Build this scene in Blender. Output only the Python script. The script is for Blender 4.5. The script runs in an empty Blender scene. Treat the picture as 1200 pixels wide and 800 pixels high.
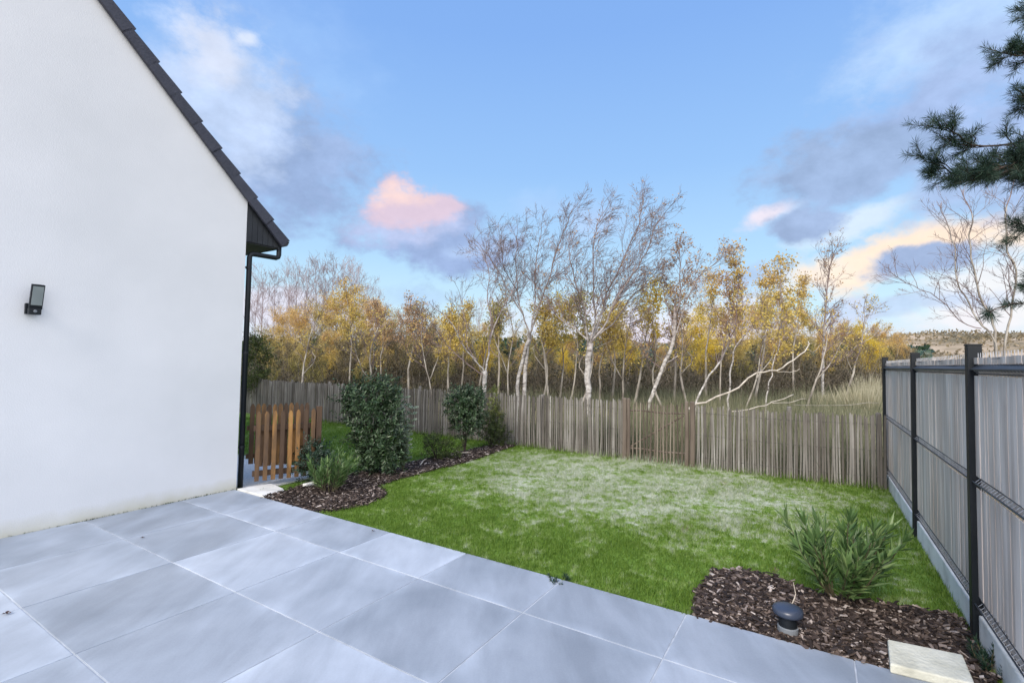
import bpy, math, random
import numpy as np
from mathutils import Vector, Matrix
R = math.radians
sc = bpy.context.scene
C = sc.collection

# ------------------------------------------------------------ camera
F, PITCH, ROLL, YAW, EYE = 574.5, R(2.41), R(0.95), R(31.86), 1.65
c, s = math.cos(ROLL), math.sin(ROLL); cp, sp = math.cos(PITCH), math.sin(PITCH)
right = Vector((c, -sp*s, cp*s)); up = Vector((-s, -sp*c, cp*c)); fwd = Vector((0, cp, sp))
cam_d = bpy.data.cameras.new('camera'); cam = bpy.data.objects.new('camera', cam_d); C.objects.link(cam)
cam.matrix_world = Matrix(((right.x, up.x, -fwd.x, 0), (right.y, up.y, -fwd.y, 0), (right.z, up.z, -fwd.z, EYE), (0, 0, 0, 1)))
cam_d.sensor_width = 36; cam_d.lens = 36*F/1200; cam_d.clip_start = 0.05; cam_d.clip_end = 3000
sc.camera = cam
sc.view_settings.view_transform = 'Standard'; sc.view_settings.look = 'None'
sc.view_settings.gamma = 1; sc.view_settings.use_curve_mapping = False
sc.view_settings.exposure = 0.5

def ray(px, py):
    return right*((px-600)/F) - up*((py-400)/F) + fwd
def at(px, py, Y):                      # the point seen at a pixel, Y metres ahead
    r = ray(px, py); t = Y/r.y
    return Vector((r.x*t, Y, EYE+r.z*t))
U = Vector((math.sin(YAW), math.cos(YAW), 0)); V = Vector((math.cos(YAW), -math.sin(YAW), 0)); Z = Vector((0, 0, 1))
def W(u, v, z=0.0): return U*u + V*v + Z*z

def srgb(r, g, b):
    f = lambda x: (x/255/12.92) if x/255 <= .04045 else ((x/255+.055)/1.055)**2.4
    return (f(r), f(g), f(b), 1)

# ------------------------------------------------------------ world: evening sky with clouds
SUN_EL, SUN_AZ = R(36), R(212)          # azimuth from +Y towards +X : behind the camera, to the right
world = bpy.data.worlds.new('World'); sc.world = world; world.use_nodes = True
nt = world.node_tree; nt.nodes.clear()
N = nt.nodes.new; L = nt.links.new
out = N('ShaderNodeOutputWorld'); bg = N('ShaderNodeBackground'); L(bg.outputs[0], out.inputs[0])
tc = N('ShaderNodeTexCoord'); sep = N('ShaderNodeSeparateXYZ'); L(tc.outputs['Generated'], sep.inputs[0])
def math_n(op, a, b=None, clamp=False):
    n = N('ShaderNodeMath'); n.operation = op; n.use_clamp = clamp
    for i, x in enumerate((a, b)):
        if x is None: continue
        if isinstance(x, (int, float)): n.inputs[i].default_value = x
        else: L(x, n.inputs[i])
    return n.outputs[0]
az = math_n('ARCTAN2', sep.outputs[0], sep.outputs[1]); el = math_n('ARCSINE', sep.outputs[2])
comb = N('ShaderNodeCombineXYZ'); L(az, comb.inputs[0]); L(el, comb.inputs[1])
sky = N('ShaderNodeTexSky'); sky.sky_type = 'NISHITA'; sky.sun_disc = False
sky.sun_elevation = SUN_EL; sky.sun_rotation = SUN_AZ
skys = N('ShaderNodeVectorMath'); skys.operation = 'SCALE'; L(sky.outputs[0], skys.inputs[0]); skys.inputs[3].default_value = 0.10
ramp = N('ShaderNodeValToRGB'); er = ramp.color_ramp
mr = N('ShaderNodeMapRange'); L(el, mr.inputs[0]); mr.inputs[1].default_value = -.05; mr.inputs[2].default_value = 0.95
L(mr.outputs[0], ramp.inputs[0])
stops = [(0.0, (228, 222, 230)), (0.09, (222, 230, 244)), (0.15, (204, 236, 251)), (0.25, (180, 220, 252)), (0.42, (154, 198, 249)), (0.65, (134, 179, 243)), (1.0, (120, 166, 234))]
for i, (p, col) in enumerate(stops):
    e = er.elements[i] if i < 2 else er.elements.new(p)
    e.position = p; e.color = srgb(*col)
def mixc(fac, a, b):
    n = N('ShaderNodeMix'); n.data_type = 'RGBA'
    if isinstance(fac, (int, float)): n.inputs[0].default_value = fac
    else: L(fac, n.inputs[0])
    for i, x in ((6, a), (7, b)):
        if isinstance(x, tuple): n.inputs[i].default_value = x
        else: L(x, n.inputs[i])
    return n.outputs[2]
col = mixc(0.88, skys.outputs[0], ramp.outputs[0])
def noise_w(scale, detail, rough=.55, stretch=(1, 1, 1), off=(0, 0, 0)):
    m = N('ShaderNodeMapping'); m.inputs['Scale'].default_value = stretch; m.inputs['Location'].default_value = off
    L(tc.outputs['Generated'], m.inputs[0])
    n = N('ShaderNodeTexNoise'); n.inputs['Scale'].default_value = scale; n.inputs['Detail'].default_value = detail
    n.inputs['Roughness'].default_value = rough; L(m.outputs[0], n.inputs[0]); return n
nz = noise_w(4.5, 6, .56)
nz2 = noise_w(9, 8, .62, (1, 1, 1.6), (3, 1, 2))
sub = N('ShaderNodeVectorMath'); sub.operation = 'SUBTRACT'; L(nz.outputs['Color'], sub.inputs[0]); sub.inputs[1].default_value = (.5, .5, .5)
scl = N('ShaderNodeVectorMath'); scl.operation = 'SCALE'; L(sub.outputs[0], scl.inputs[0]); scl.inputs[3].default_value = .10
add = N('ShaderNodeVectorMath'); add.operation = 'ADD'; L(comb.outputs[0], add.inputs[0]); L(scl.outputs[0], add.inputs[1])
# cloud banks of the evening sky: place (az, el through two pixels), size, tilt, colour, opacity, softness
nz3 = noise_w(14, 9, .62, (1, 1, 1.4), (7, 2, 5)); nz3r = N('ShaderNodeMapRange'); L(nz3.outputs['Fac'], nz3r.inputs[0]); nz3r.inputs[1].default_value = .35; nz3r.inputs[2].default_value = .68
def azel(px, py):
    r = ray(px, py).normalized(); return math.atan2(r.x, r.y), math.asin(r.z)
clouds = [
 (1120, 40, 190, 110, 0, (182, 206, 243), .7, .9), (1090, 140, 180, 70, 12, (156, 178, 218), .95, .7),
 (340, 60, 120, 90, -10, (160, 192, 242), .3, .9),
 (338, 185, 92, 88, -20, (143, 166, 205), 1, .6), (268, 115, 82, 88, -15, (182, 200, 230), .9, .7),
 (245, 60, 32, 42, 0, (214, 220, 236), .7, .75), (290, 45, 22, 12, 0, (226, 232, 244), .7, .7),
 (515, 282, 84, 44, -14, (146, 168, 208), 1, .5), (476, 262, 64, 26, 0, (174, 186, 220), .9, .6), (477, 240, 48, 25, 4, (212, 194, 212), 1, .5),
 (468, 228, 36, 13, 6, (244, 214, 208), .8, .8), (556, 290, 40, 12, 6, (168, 192, 228), .7, .8),
 (690, 255, 42, 22, 0, (168, 192, 228), .7, .8), (650, 235, 60, 18, 0, (170, 196, 238), .3, .9),
 (1075, 292, 190, 26, 13, (249, 226, 206), 1, .6), (960, 318, 80, 18, 8, (252, 232, 214), .9, .7), (1170, 345, 150, 45, 5, (240, 236, 236), .8, .8),
 (905, 252, 52, 15, 16, (230, 222, 234), .95, .7), (1010, 262, 90, 16, 10, (216, 230, 244), .8, .7),
 (985, 203, 112, 50, 5, (147, 170, 206), 1, .55), (940, 262, 46, 18, -5, (150, 171, 206), 1, .5), (1150, 220, 120, 45, 5, (158, 180, 216), .95, .6),
 (1085, 305, 72, 18, 4, (151, 170, 204), 1, .45), (1040, 352, 130, 12, 0, (176, 196, 226), .75, .7), (880, 328, 60, 16, 6, (170, 190, 224), .7, .7),
 (780, 385, 260, 34, 0, (232, 222, 236), .75, .9), (480, 350, 60, 14, 0, (164, 192, 226), .6, .8), (340, 365, 110, 26, 0, (226, 216, 230), .7, .8),
]
for (px, py, rx, ry, rot, cc, al, soft) in clouds:
    a0, e0 = azel(px, py); a1, e1 = azel(px+rx, py); a2, e2 = azel(px, py-ry)
    m = N('ShaderNodeMapping'); m.vector_type = 'TEXTURE'; L(add.outputs[0], m.inputs[0])
    m.inputs['Location'].default_value = (a0, e0, 0); m.inputs['Rotation'].default_value = (0, 0, R(rot))
    m.inputs['Scale'].default_value = (abs(a1-a0)*1.25, abs(e2-e0)*1.25, 1e6)
    ln = N('ShaderNodeVectorMath'); ln.operation = 'LENGTH'; L(m.outputs[0], ln.inputs[0])
    d2 = math_n('ADD', ln.outputs['Value'], math_n('MULTIPLY', math_n('SUBTRACT', nz2.outputs['Fac'], .5), 1.9))
    r2 = N('ShaderNodeMapRange'); r2.interpolation_type = 'SMOOTHSTEP'; L(d2, r2.inputs[0])
    r2.inputs[1].default_value = 1.05; r2.inputs[2].default_value = 1.05-soft; r2.inputs[3].default_value = 0; r2.inputs[4].default_value = al
    shade = mixc(nz3r.outputs[0], srgb(*cc), srgb(*[min(255, k*1.07+8) if max(cc[0], 0) < 200 else min(255, k*1.03+3) for k in cc]))
    col = mixc(r2.outputs[0], col, shade)
# sunset glow added to the sky behind the camera, to brighten wall and garden
gd = N('ShaderNodeVectorMath'); gd.operation = 'DOT_PRODUCT'; L(tc.outputs['Generated'], gd.inputs[0])
ga, ge = R(152), R(24); gd.inputs[1].default_value = (math.sin(ga)*math.cos(ge), math.cos(ga)*math.cos(ge), math.sin(ge))
gm = N('ShaderNodeMapRange'); gm.interpolation_type = 'SMOOTHSTEP'; L(gd.outputs['Value'], gm.inputs[0]); gm.inputs[1].default_value = .15; gm.inputs[2].default_value = 1.0; gm.inputs[4].default_value = 1.0
gs = N('ShaderNodeVectorMath'); gs.operation = 'SCALE'; gs.inputs[0].default_value = (1.25, 1.08, .90); L(gm.outputs[0], gs.inputs[3])
ga_ = N('ShaderNodeVectorMath'); ga_.operation = 'ADD'; L(col, ga_.inputs[0]); L(gs.outputs[0], ga_.inputs[1]); col = ga_.outputs[0]
L(col, bg.inputs[0]); bg.inputs[1].default_value = 0.78

sun_d = bpy.data.lights.new('sun', 'SUN'); sun_d.energy = 2.8; sun_d.angle = R(24); sun_d.color = (1, .90, .80)
sun = bpy.data.objects.new('sun', sun_d); C.objects.link(sun)
sdir = Vector((math.sin(SUN_AZ)*math.cos(SUN_EL), math.cos(SUN_AZ)*math.cos(SUN_EL), math.sin(SUN_EL)))
sun.rotation_euler = sdir.to_track_quat('Z', 'Y').to_euler()

# ------------------------------------------------------------ materials
def mat(name, stops=None, rough=.8, island=0.0, scale=5.0, detail=4, stretch=(1, 1, 1), bump=0.0, bump_scale=None, spec=.3, coat=0, trans=0, base=None, metal=0, distort=0):
    """noise colour ramp; island mixes in a random value per separate piece"""
    m = bpy.data.materials.new(name); m.use_nodes = True; t = m.node_tree; b = t.nodes['Principled BSDF']
    b.inputs['Roughness'].default_value = rough; b.inputs['Specular IOR Level'].default_value = spec; b.inputs['Metallic'].default_value = metal
    tcn = t.nodes.new('ShaderNodeTexCoord'); mp = t.nodes.new('ShaderNodeMapping'); mp.inputs['Scale'].default_value = stretch
    t.links.new(tcn.outputs['Object'], mp.inputs[0])
    n = t.nodes.new('ShaderNodeTexNoise'); n.inputs['Scale'].default_value = scale; n.inputs['Detail'].default_value = detail
    n.inputs['Distortion'].default_value = distort
    t.links.new(mp.outputs[0], n.inputs[0])
    r = t.nodes.new('ShaderNodeValToRGB')
    fac = n.outputs['Fac']
    k = t.nodes.new('ShaderNodeMapRange'); k.inputs[1].default_value = .28; k.inputs[2].default_value = .72; t.links.new(fac, k.inputs[0]); fac = k.outputs[0]
    if island > 0:
        g = t.nodes.new('ShaderNodeNewGeometry'); mx = t.nodes.new('ShaderNodeMix'); mx.data_type = 'FLOAT'
        mx.inputs[0].default_value = island; t.links.new(fac, mx.inputs[2]); t.links.new(g.outputs['Random Per Island'], mx.inputs[3]); fac = mx.outputs[0]
    t.links.new(fac, r.inputs[0])
    cr = r.color_ramp
    for i, (p, cc) in enumerate(stops):
        e = cr.elements[i] if i < 2 else cr.elements.new(p)
        e.position = p; e.color = (*cc, 1)
    t.links.new(r.outputs[0], b.inputs['Base Color'])
    if trans: b.inputs['Transmission Weight'].default_value = 0; b.inputs['Subsurface Weight'].default_value = 0
    if bump:
        n2 = t.nodes.new('ShaderNodeTexNoise'); n2.inputs['Scale'].default_value = bump_scale or scale*6; n2.inputs['Detail'].default_value = 5
        t.links.new(mp.outputs[0], n2.inputs[0])
        bp = t.nodes.new('ShaderNodeBump'); bp.inputs['Strength'].default_value = bump; bp.inputs['Distance'].default_value = .02
        t.links.new(n2.outputs['Fac'], bp.inputs['Height']); t.links.new(bp.outputs[0], b.inputs['Normal'])
    return m
def leafmat(name, stops, rough=.55, island=.8, scale=1.2, spec=.3, tr=.35):
    m = mat(name, stops, rough=rough, island=island, scale=scale, spec=spec)
    t = m.node_tree; b = t.nodes['Principled BSDF']; o = t.nodes['Material Output']
    tl = t.nodes.new('ShaderNodeBsdfTranslucent'); mx = t.nodes.new('ShaderNodeMixShader'); mx.inputs[0].default_value = tr
    src = b.inputs['Base Color'].links[0].from_socket
    t.links.new(src, tl.inputs[0]); t.links.new(b.outputs[0], mx.inputs[1]); t.links.new(tl.outputs[0], mx.inputs[2]); t.links.new(mx.outputs[0], o.inputs[0])
    return m
M = {}
M['slate'] = mat('roof_tile', [(0, (.030, .032, .046)), (1, (.055, .058, .078))], rough=.55, island=.5, scale=8, bump=.3, spec=.4)
M['clad'] = mat('black_cladding', [(0, (.012, .014, .018)), (1, (.022, .025, .03))], rough=.5, spec=.4)
M['black_metal'] = mat('black_metal', [(0, (.006, .009, .012)), (1, (.012, .015, .019))], rough=.5, spec=.3)
M['gutter'] = mat('dark_gutter', [(0, (.018, .016, .020)), (1, (.035, .03, .036))], rough=.4, spec=.5)
M['grout'] = mat('pale_grout', [(0, (.34, .38, .42)), (1, (.52, .56, .61))], rough=.9, scale=14)
M['concrete'] = mat('concrete', [(0, (.56, .56, .52)), (.5, (.76, .76, .72)), (1, (.86, .86, .83))], rough=.85, scale=4, bump=.2)
M['stone'] = mat('cream_stone', [(0, (.46, .46, .38)), (.5, (.62, .62, .52)), (1, (.74, .74, .64))], rough=.8, scale=7, bump=.35, detail=7)
M['gravel'] = mat('gravel', [(0, (.55, .54, .52)), (1, (.88, .88, .87))], rough=.9, scale=60, detail=3, bump=.5)
M['soil'] = mat('soil', [(0, (.03, .02, .014)), (1, (.08, .055, .04))], rough=.95, scale=20, bump=.5)
M['mulch'] = mat('bark_chips', [(0, (.014, .010, .009)), (.55, (.045, .032, .026)), (.78, (.115, .086, .070)), (.91, (.29, .24, .21)), (1, (.62, .56, .51))], rough=.75, island=.92, scale=30)
M['picket'] = mat('chestnut_picket', [(0, (.065, .058, .050)), (.4, (.14, .127, .112)), (.75, (.235, .222, .203)), (1, (.43, .415, .39))], rough=.9, island=.62, scale=5, stretch=(1, 1, .35), bump=.4, detail=6)
M['gate_wood'] = mat('gate_chestnut', [(0, (.05, .038, .030)), (.5, (.12, .095, .075)), (1, (.28, .24, .195))], rough=.9, island=.7, scale=5, stretch=(1, 1, .3), bump=.4)
M['brown_wood'] = mat('brown_pickets', [(0, (.055, .034, .024)), (.5, (.11, .070, .044)), (.72, (.18, .105, .050)), (.88, (.36, .19, .065)), (1, (.46, .26, .09))], rough=.8, island=.6, scale=9, stretch=(1, 1, .3), bump=.2)
M['wire'] = mat('sky_lit_wire', [(0, (.30, .31, .33)), (1, (.50, .51, .53))], rough=.5)  # vertical fence wires painted pale, the sky light they catch put into the colour
M['dull_wire'] = mat('rusty_wire', [(0, (.06, .055, .05)), (1, (.14, .13, .12))], rough=.7)
M['mesh_wire'] = mat('dark_mesh_wire', [(0, (.018, .022, .03)), (1, (.035, .04, .052))], rough=.45, spec=.4)
M['slat'] = mat('grey_slats', [(0, (.36, .30, .26)), (.5, (.56, .49, .435)), (1, (.76, .69, .63))], rough=.8, island=.45, scale=4, stretch=(3, 3, .4), bump=.25, detail=6, spec=.3)
M['leaf_lit'] = mat('fallen_leaf', [(0, (.05, .03, .03)), (1, (.10, .06, .05))], rough=.8)
M['cap'] = mat('dark_cap', [(0, (.025, .035, .06)), (1, (.05, .065, .10))], rough=.35, spec=.6, scale=3)
M['greyplastic'] = mat('grey_collar', [(0, (.14, .16, .18)), (1, (.22, .24, .26))], rough=.5)
M['lampglass'] = mat('lamp_diffuser', [(0, (.17, .20, .19)), (1, (.28, .31, .30))], rough=.3, spec=.6, scale=3)
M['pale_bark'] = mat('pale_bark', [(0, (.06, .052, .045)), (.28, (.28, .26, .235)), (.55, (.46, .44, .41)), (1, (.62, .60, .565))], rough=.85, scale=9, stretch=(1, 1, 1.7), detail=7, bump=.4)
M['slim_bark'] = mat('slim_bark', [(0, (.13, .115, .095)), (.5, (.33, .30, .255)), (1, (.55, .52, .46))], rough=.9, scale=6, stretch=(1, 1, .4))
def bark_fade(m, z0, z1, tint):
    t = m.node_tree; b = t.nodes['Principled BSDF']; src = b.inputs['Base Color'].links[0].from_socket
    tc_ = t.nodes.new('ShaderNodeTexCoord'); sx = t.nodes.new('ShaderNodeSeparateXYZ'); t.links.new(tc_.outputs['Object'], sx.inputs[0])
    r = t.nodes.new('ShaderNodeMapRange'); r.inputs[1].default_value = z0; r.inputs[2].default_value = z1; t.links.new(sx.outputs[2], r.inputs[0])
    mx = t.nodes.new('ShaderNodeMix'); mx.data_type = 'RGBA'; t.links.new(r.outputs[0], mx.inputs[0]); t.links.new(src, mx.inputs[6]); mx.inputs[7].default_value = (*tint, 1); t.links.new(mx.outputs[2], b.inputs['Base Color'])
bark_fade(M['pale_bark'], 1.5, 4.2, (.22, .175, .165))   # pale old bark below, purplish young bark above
M['twig'] = mat('purple_twigs', [(0, (.09, .065, .062)), (.5, (.19, .145, .14)), (1, (.34, .28, .26))], rough=.9, island=.5, scale=2)
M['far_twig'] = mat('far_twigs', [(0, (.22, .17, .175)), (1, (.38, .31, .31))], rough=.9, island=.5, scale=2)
M['thicket'] = mat('thicket_twigs', [(0, (.05, .042, .030)), (.6, (.11, .095, .07)), (1, (.28, .24, .18))], rough=.95, island=.8, scale=1.5)
M['dead_wood'] = mat('dead_wood', [(0, (.34, .30, .24)), (1, (.66, .60, .50))], rough=.85, scale=9, bump=.3)
M['dark_bark'] = mat('dark_bark', [(0, (.03, .022, .018)), (1, (.09, .07, .06))], rough=.95, scale=10)
M['stem'] = mat('green_stem', [(0, (.06, .05, .03)), (1, (.14, .13, .07))], rough=.8)
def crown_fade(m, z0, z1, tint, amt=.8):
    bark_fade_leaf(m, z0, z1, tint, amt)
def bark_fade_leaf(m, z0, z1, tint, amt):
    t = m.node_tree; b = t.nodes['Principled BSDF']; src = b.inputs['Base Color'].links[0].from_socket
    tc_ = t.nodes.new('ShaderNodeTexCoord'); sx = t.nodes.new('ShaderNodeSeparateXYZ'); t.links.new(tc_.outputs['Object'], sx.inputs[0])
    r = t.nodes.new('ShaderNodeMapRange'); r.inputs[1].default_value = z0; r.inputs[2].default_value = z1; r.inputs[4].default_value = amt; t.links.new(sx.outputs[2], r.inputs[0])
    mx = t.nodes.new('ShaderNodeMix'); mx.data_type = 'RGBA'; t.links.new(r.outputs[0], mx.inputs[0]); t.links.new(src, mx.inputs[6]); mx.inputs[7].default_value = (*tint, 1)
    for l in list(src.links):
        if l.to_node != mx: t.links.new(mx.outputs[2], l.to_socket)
M['laurel'] = leafmat('laurel_leaf', [(0, (.014, .034, .012)), (.5, (.035, .070, .026)), (.82, (.085, .14, .065)), (1, (.30, .36, .24))], rough=.38, spec=.5, tr=.15)
M['laurel_dark'] = leafmat('dark_leaf', [(0, (.012, .032, .018)), (.6, (.028, .065, .035)), (1, (.07, .12, .07))], rough=.35, spec=.6, tr=.15)
M['oleander'] = leafmat('oleander_leaf', [(0, (.05, .10, .03)), (.5, (.11, .20, .06)), (1, (.26, .36, .14))], rough=.42, spec=.5, tr=.3)
M['grey_leaf'] = leafmat('grey_leaf', [(0, (.12, .17, .11)), (1, (.38, .44, .34))], rough=.5, tr=.3)
M['yellow_bush'] = leafmat('yellow_green_leaf', [(0, (.09, .13, .03)), (1, (.30, .32, .09))], rough=.5, tr=.4)
M['gold'] = leafmat('golden_leaf', [(0, (.38, .29, .08)), (.5, (.68, .52, .13)), (1, (.90, .74, .27))], rough=.6, tr=.45)
M['yellow'] = leafmat('yellow_leaf', [(0, (.48, .36, .045)), (.5, (.78, .58, .07)), (1, (.92, .76, .14))], rough=.6, tr=.45)
M['olive'] = leafmat('olive_leaf', [(0, (.20, .20, .06)), (.5, (.40, .36, .11)), (1, (.66, .56, .19))], rough=.6, tr=.4)
M['russet'] = leafmat('russet_leaf', [(0, (.27, .17, .09)), (.5, (.48, .31, .17)), (1, (.68, .48, .27))], rough=.6, tr=.4)
M['brown_leaf'] = leafmat('brown_leaf', [(0, (.11, .09, .05)), (.5, (.22, .18, .10)), (1, (.40, .32, .18))], rough=.7, tr=.3)
M['bramble'] = leafmat('bramble_leaf', [(0, (.035, .035, .018)), (.6, (.085, .075, .04)), (1, (.20, .16, .09))], rough=.7, tr=.2)
M['scrub'] = leafmat('dune_scrub_leaf', [(0, (.12, .105, .06)), (.6, (.24, .195, .12)), (1, (.42, .33, .22))], rough=.8, tr=.2, scale=.05, island=.6)
M['green_bush'] = leafmat('green_bush_leaf', [(0, (.03, .05, .015)), (1, (.12, .15, .045))], rough=.6, tr=.3)
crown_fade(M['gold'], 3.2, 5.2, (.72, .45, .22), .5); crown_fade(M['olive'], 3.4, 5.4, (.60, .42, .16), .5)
M['pine'] = leafmat('pine_needle', [(0, (.010, .028, .020)), (.6, (.025, .055, .038)), (1, (.06, .10, .06))], rough=.45, tr=.1, island=.9)
M['reed'] = leafmat('dry_reed', [(0, (.26, .25, .15)), (.5, (.46, .43, .30)), (1, (.68, .63, .46))], rough=.8, tr=.35)
M['weeds'] = leafmat('dune_grass', [(0, (.09, .11, .055)), (.5, (.20, .21, .12)), (1, (.40, .37, .25))], rough=.8, tr=.3, scale=.6)

# white render of the gable, with the faint rain splash along its foot
def wall_mat():
    m = mat('white_render', [(0, (.69, .70, .705)), (1, (.77, .775, .78))], rough=.92, scale=1.1, bump=.12, bump_scale=90, spec=.2)
    t = m.node_tree; b = t.nodes['Principled BSDF']; src = b.inputs['Base Color'].links[0].from_socket
    g = t.nodes.new('ShaderNodeNewGeometry'); sx = t.nodes.new('ShaderNodeSeparateXYZ'); t.links.new(g.outputs['Position'], sx.inputs[0])
    n = t.nodes.new('ShaderNodeTexNoise'); n.inputs['Scale'].default_value = 3.5; n.inputs['Detail'].default_value = 6; t.links.new(g.outputs['Position'], n.inputs[0])
    mu = t.nodes.new('ShaderNodeMath'); mu.operation = 'MULTIPLY_ADD'; t.links.new(n.outputs['Fac'], mu.inputs[0]); mu.inputs[1].default_value = -.22; t.links.new(sx.outputs[2], mu.inputs[2])
    r = t.nodes.new('ShaderNodeMapRange'); t.links.new(mu.outputs[0], r.inputs[0]); r.inputs[1].default_value = .05; r.inputs[2].default_value = -.12; r.inputs[3].default_value = 0; r.inputs[4].default_value = .75
    mx = t.nodes.new('ShaderNodeMix'); mx.data_type = 'RGBA'; t.links.new(r.outputs[0], mx.inputs[0]); t.links.new(src, mx.inputs[6]); mx.inputs[7].default_value = (.55, .53, .40, 1)
    t.links.new(mx.outputs[2], b.inputs['Base Color'])
    return m
M['wall'] = wall_mat()

def slab_mat():
    m = mat('terrace_slab', [(0, (.235, .275, .325)), (.5, (.325, .37, .43)), (1, (.425, .475, .54))], rough=.48, island=.35, scale=1.3, detail=7, stretch=(1, 1, 1), spec=.35, distort=.3)
    t = m.node_tree; b = t.nodes['Principled BSDF']; src = b.inputs['Base Color'].links[0].from_socket
    tcn = t.nodes.new('ShaderNodeTexCoord'); mp = t.nodes.new('ShaderNodeMapping'); mp.inputs['Rotation'].default_value = (0, 0, YAW); mp.inputs['Scale'].default_value = (2.2, .55, 1)
    t.links.new(tcn.outputs['Object'], mp.inputs[0])
    n = t.nodes.new('ShaderNodeTexNoise'); n.inputs['Scale'].default_value = 1.7; n.inputs['Detail'].default_value = 10; n.inputs['Roughness'].default_value = .62; n.inputs['Distortion'].default_value = .25
    gi = t.nodes.new('ShaderNodeNewGeometry'); vs_ = t.nodes.new('ShaderNodeVectorMath'); vs_.operation = 'SCALE'; cbi = t.nodes.new('ShaderNodeCombineXYZ')
    for q_ in range(3): t.links.new(gi.outputs['Random Per Island'], cbi.inputs[q_])
    t.links.new(cbi.outputs[0], vs_.inputs[0]); vs_.inputs[3].default_value = 37
    va_ = t.nodes.new('ShaderNodeVectorMath'); va_.operation = 'ADD'; t.links.new(mp.outputs[0], va_.inputs[0]); t.links.new(vs_.outputs[0], va_.inputs[1]); t.links.new(va_.outputs[0], n.inputs[0])
    r = t.nodes.new('ShaderNodeMapRange'); t.links.new(n.outputs['Fac'], r.inputs[0]); r.inputs[1].default_value = .35; r.inputs[2].default_value = .68; r.inputs[3].default_value = .87; r.inputs[4].default_value = 1.15
    ra = t.nodes.new('ShaderNodeAttribute'); ra.attribute_name = 'rim'
    rn = t.nodes.new('ShaderNodeTexNoise'); rn.inputs['Scale'].default_value = 2.3; rn.inputs['Detail'].default_value = 6; t.links.new(va_.outputs[0], rn.inputs[0])
    r1 = t.nodes.new('ShaderNodeMapRange'); t.links.new(rn.outputs['Fac'], r1.inputs[0]); r1.inputs[1].default_value = .42; r1.inputs[2].default_value = .62; r1.inputs[3].default_value = 0; r1.inputs[4].default_value = .22
    r2_ = t.nodes.new('ShaderNodeMath'); r2_.operation = 'POWER'; t.links.new(ra.outputs['Fac'], r2_.inputs[0]); r2_.inputs[1].default_value = 1.6
    r3_ = t.nodes.new('ShaderNodeMath'); r3_.operation = 'MULTIPLY'; t.links.new(r2_.outputs[0], r3_.inputs[0]); t.links.new(r1.outputs[0], r3_.inputs[1])
    gn = t.nodes.new('ShaderNodeTexNoise'); gn.inputs['Scale'].default_value = 90; gn.inputs['Detail'].default_value = 4; t.links.new(tcn.outputs['Object'], gn.inputs[0])
    g1 = t.nodes.new('ShaderNodeMath'); g1.operation = 'MULTIPLY_ADD'; t.links.new(gn.outputs['Fac'], g1.inputs[0]); g1.inputs[1].default_value = .16; g1.inputs[2].default_value = -.08
    sl_ = t.nodes.new('ShaderNodeMath'); sl_.operation = 'MULTIPLY_ADD'; t.links.new(gi.outputs['Random Per Island'], sl_.inputs[0]); sl_.inputs[1].default_value = .15; sl_.inputs[2].default_value = -.09
    s1 = t.nodes.new('ShaderNodeMath'); s1.operation = 'ADD'; t.links.new(r.outputs[0], s1.inputs[0]); t.links.new(r3_.outputs[0], s1.inputs[1])
    s2 = t.nodes.new('ShaderNodeMath'); s2.operation = 'ADD'; t.links.new(s1.outputs[0], s2.inputs[0]); t.links.new(g1.outputs[0], s2.inputs[1])
    s3 = t.nodes.new('ShaderNodeMath'); s3.operation = 'ADD'; t.links.new(s2.outputs[0], s3.inputs[0]); t.links.new(sl_.outputs[0], s3.inputs[1])
    vm = t.nodes.new('ShaderNodeVectorMath'); vm.operation = 'SCALE'; t.links.new(src, vm.inputs[0]); t.links.new(s3.outputs[0], vm.inputs[3])
    t.links.new(vm.outputs[0], b.inputs['Base Color'])
    rr = t.nodes.new('ShaderNodeMapRange'); t.links.new(n.outputs['Fac'], rr.inputs[0]); rr.inputs[1].default_value = .3; rr.inputs[2].default_value = .7; rr.inputs[3].default_value = .38; rr.inputs[4].default_value = .6
    t.links.new(rr.outputs[0], b.inputs['Roughness'])
    return m
M['slab'] = slab_mat()

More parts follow.
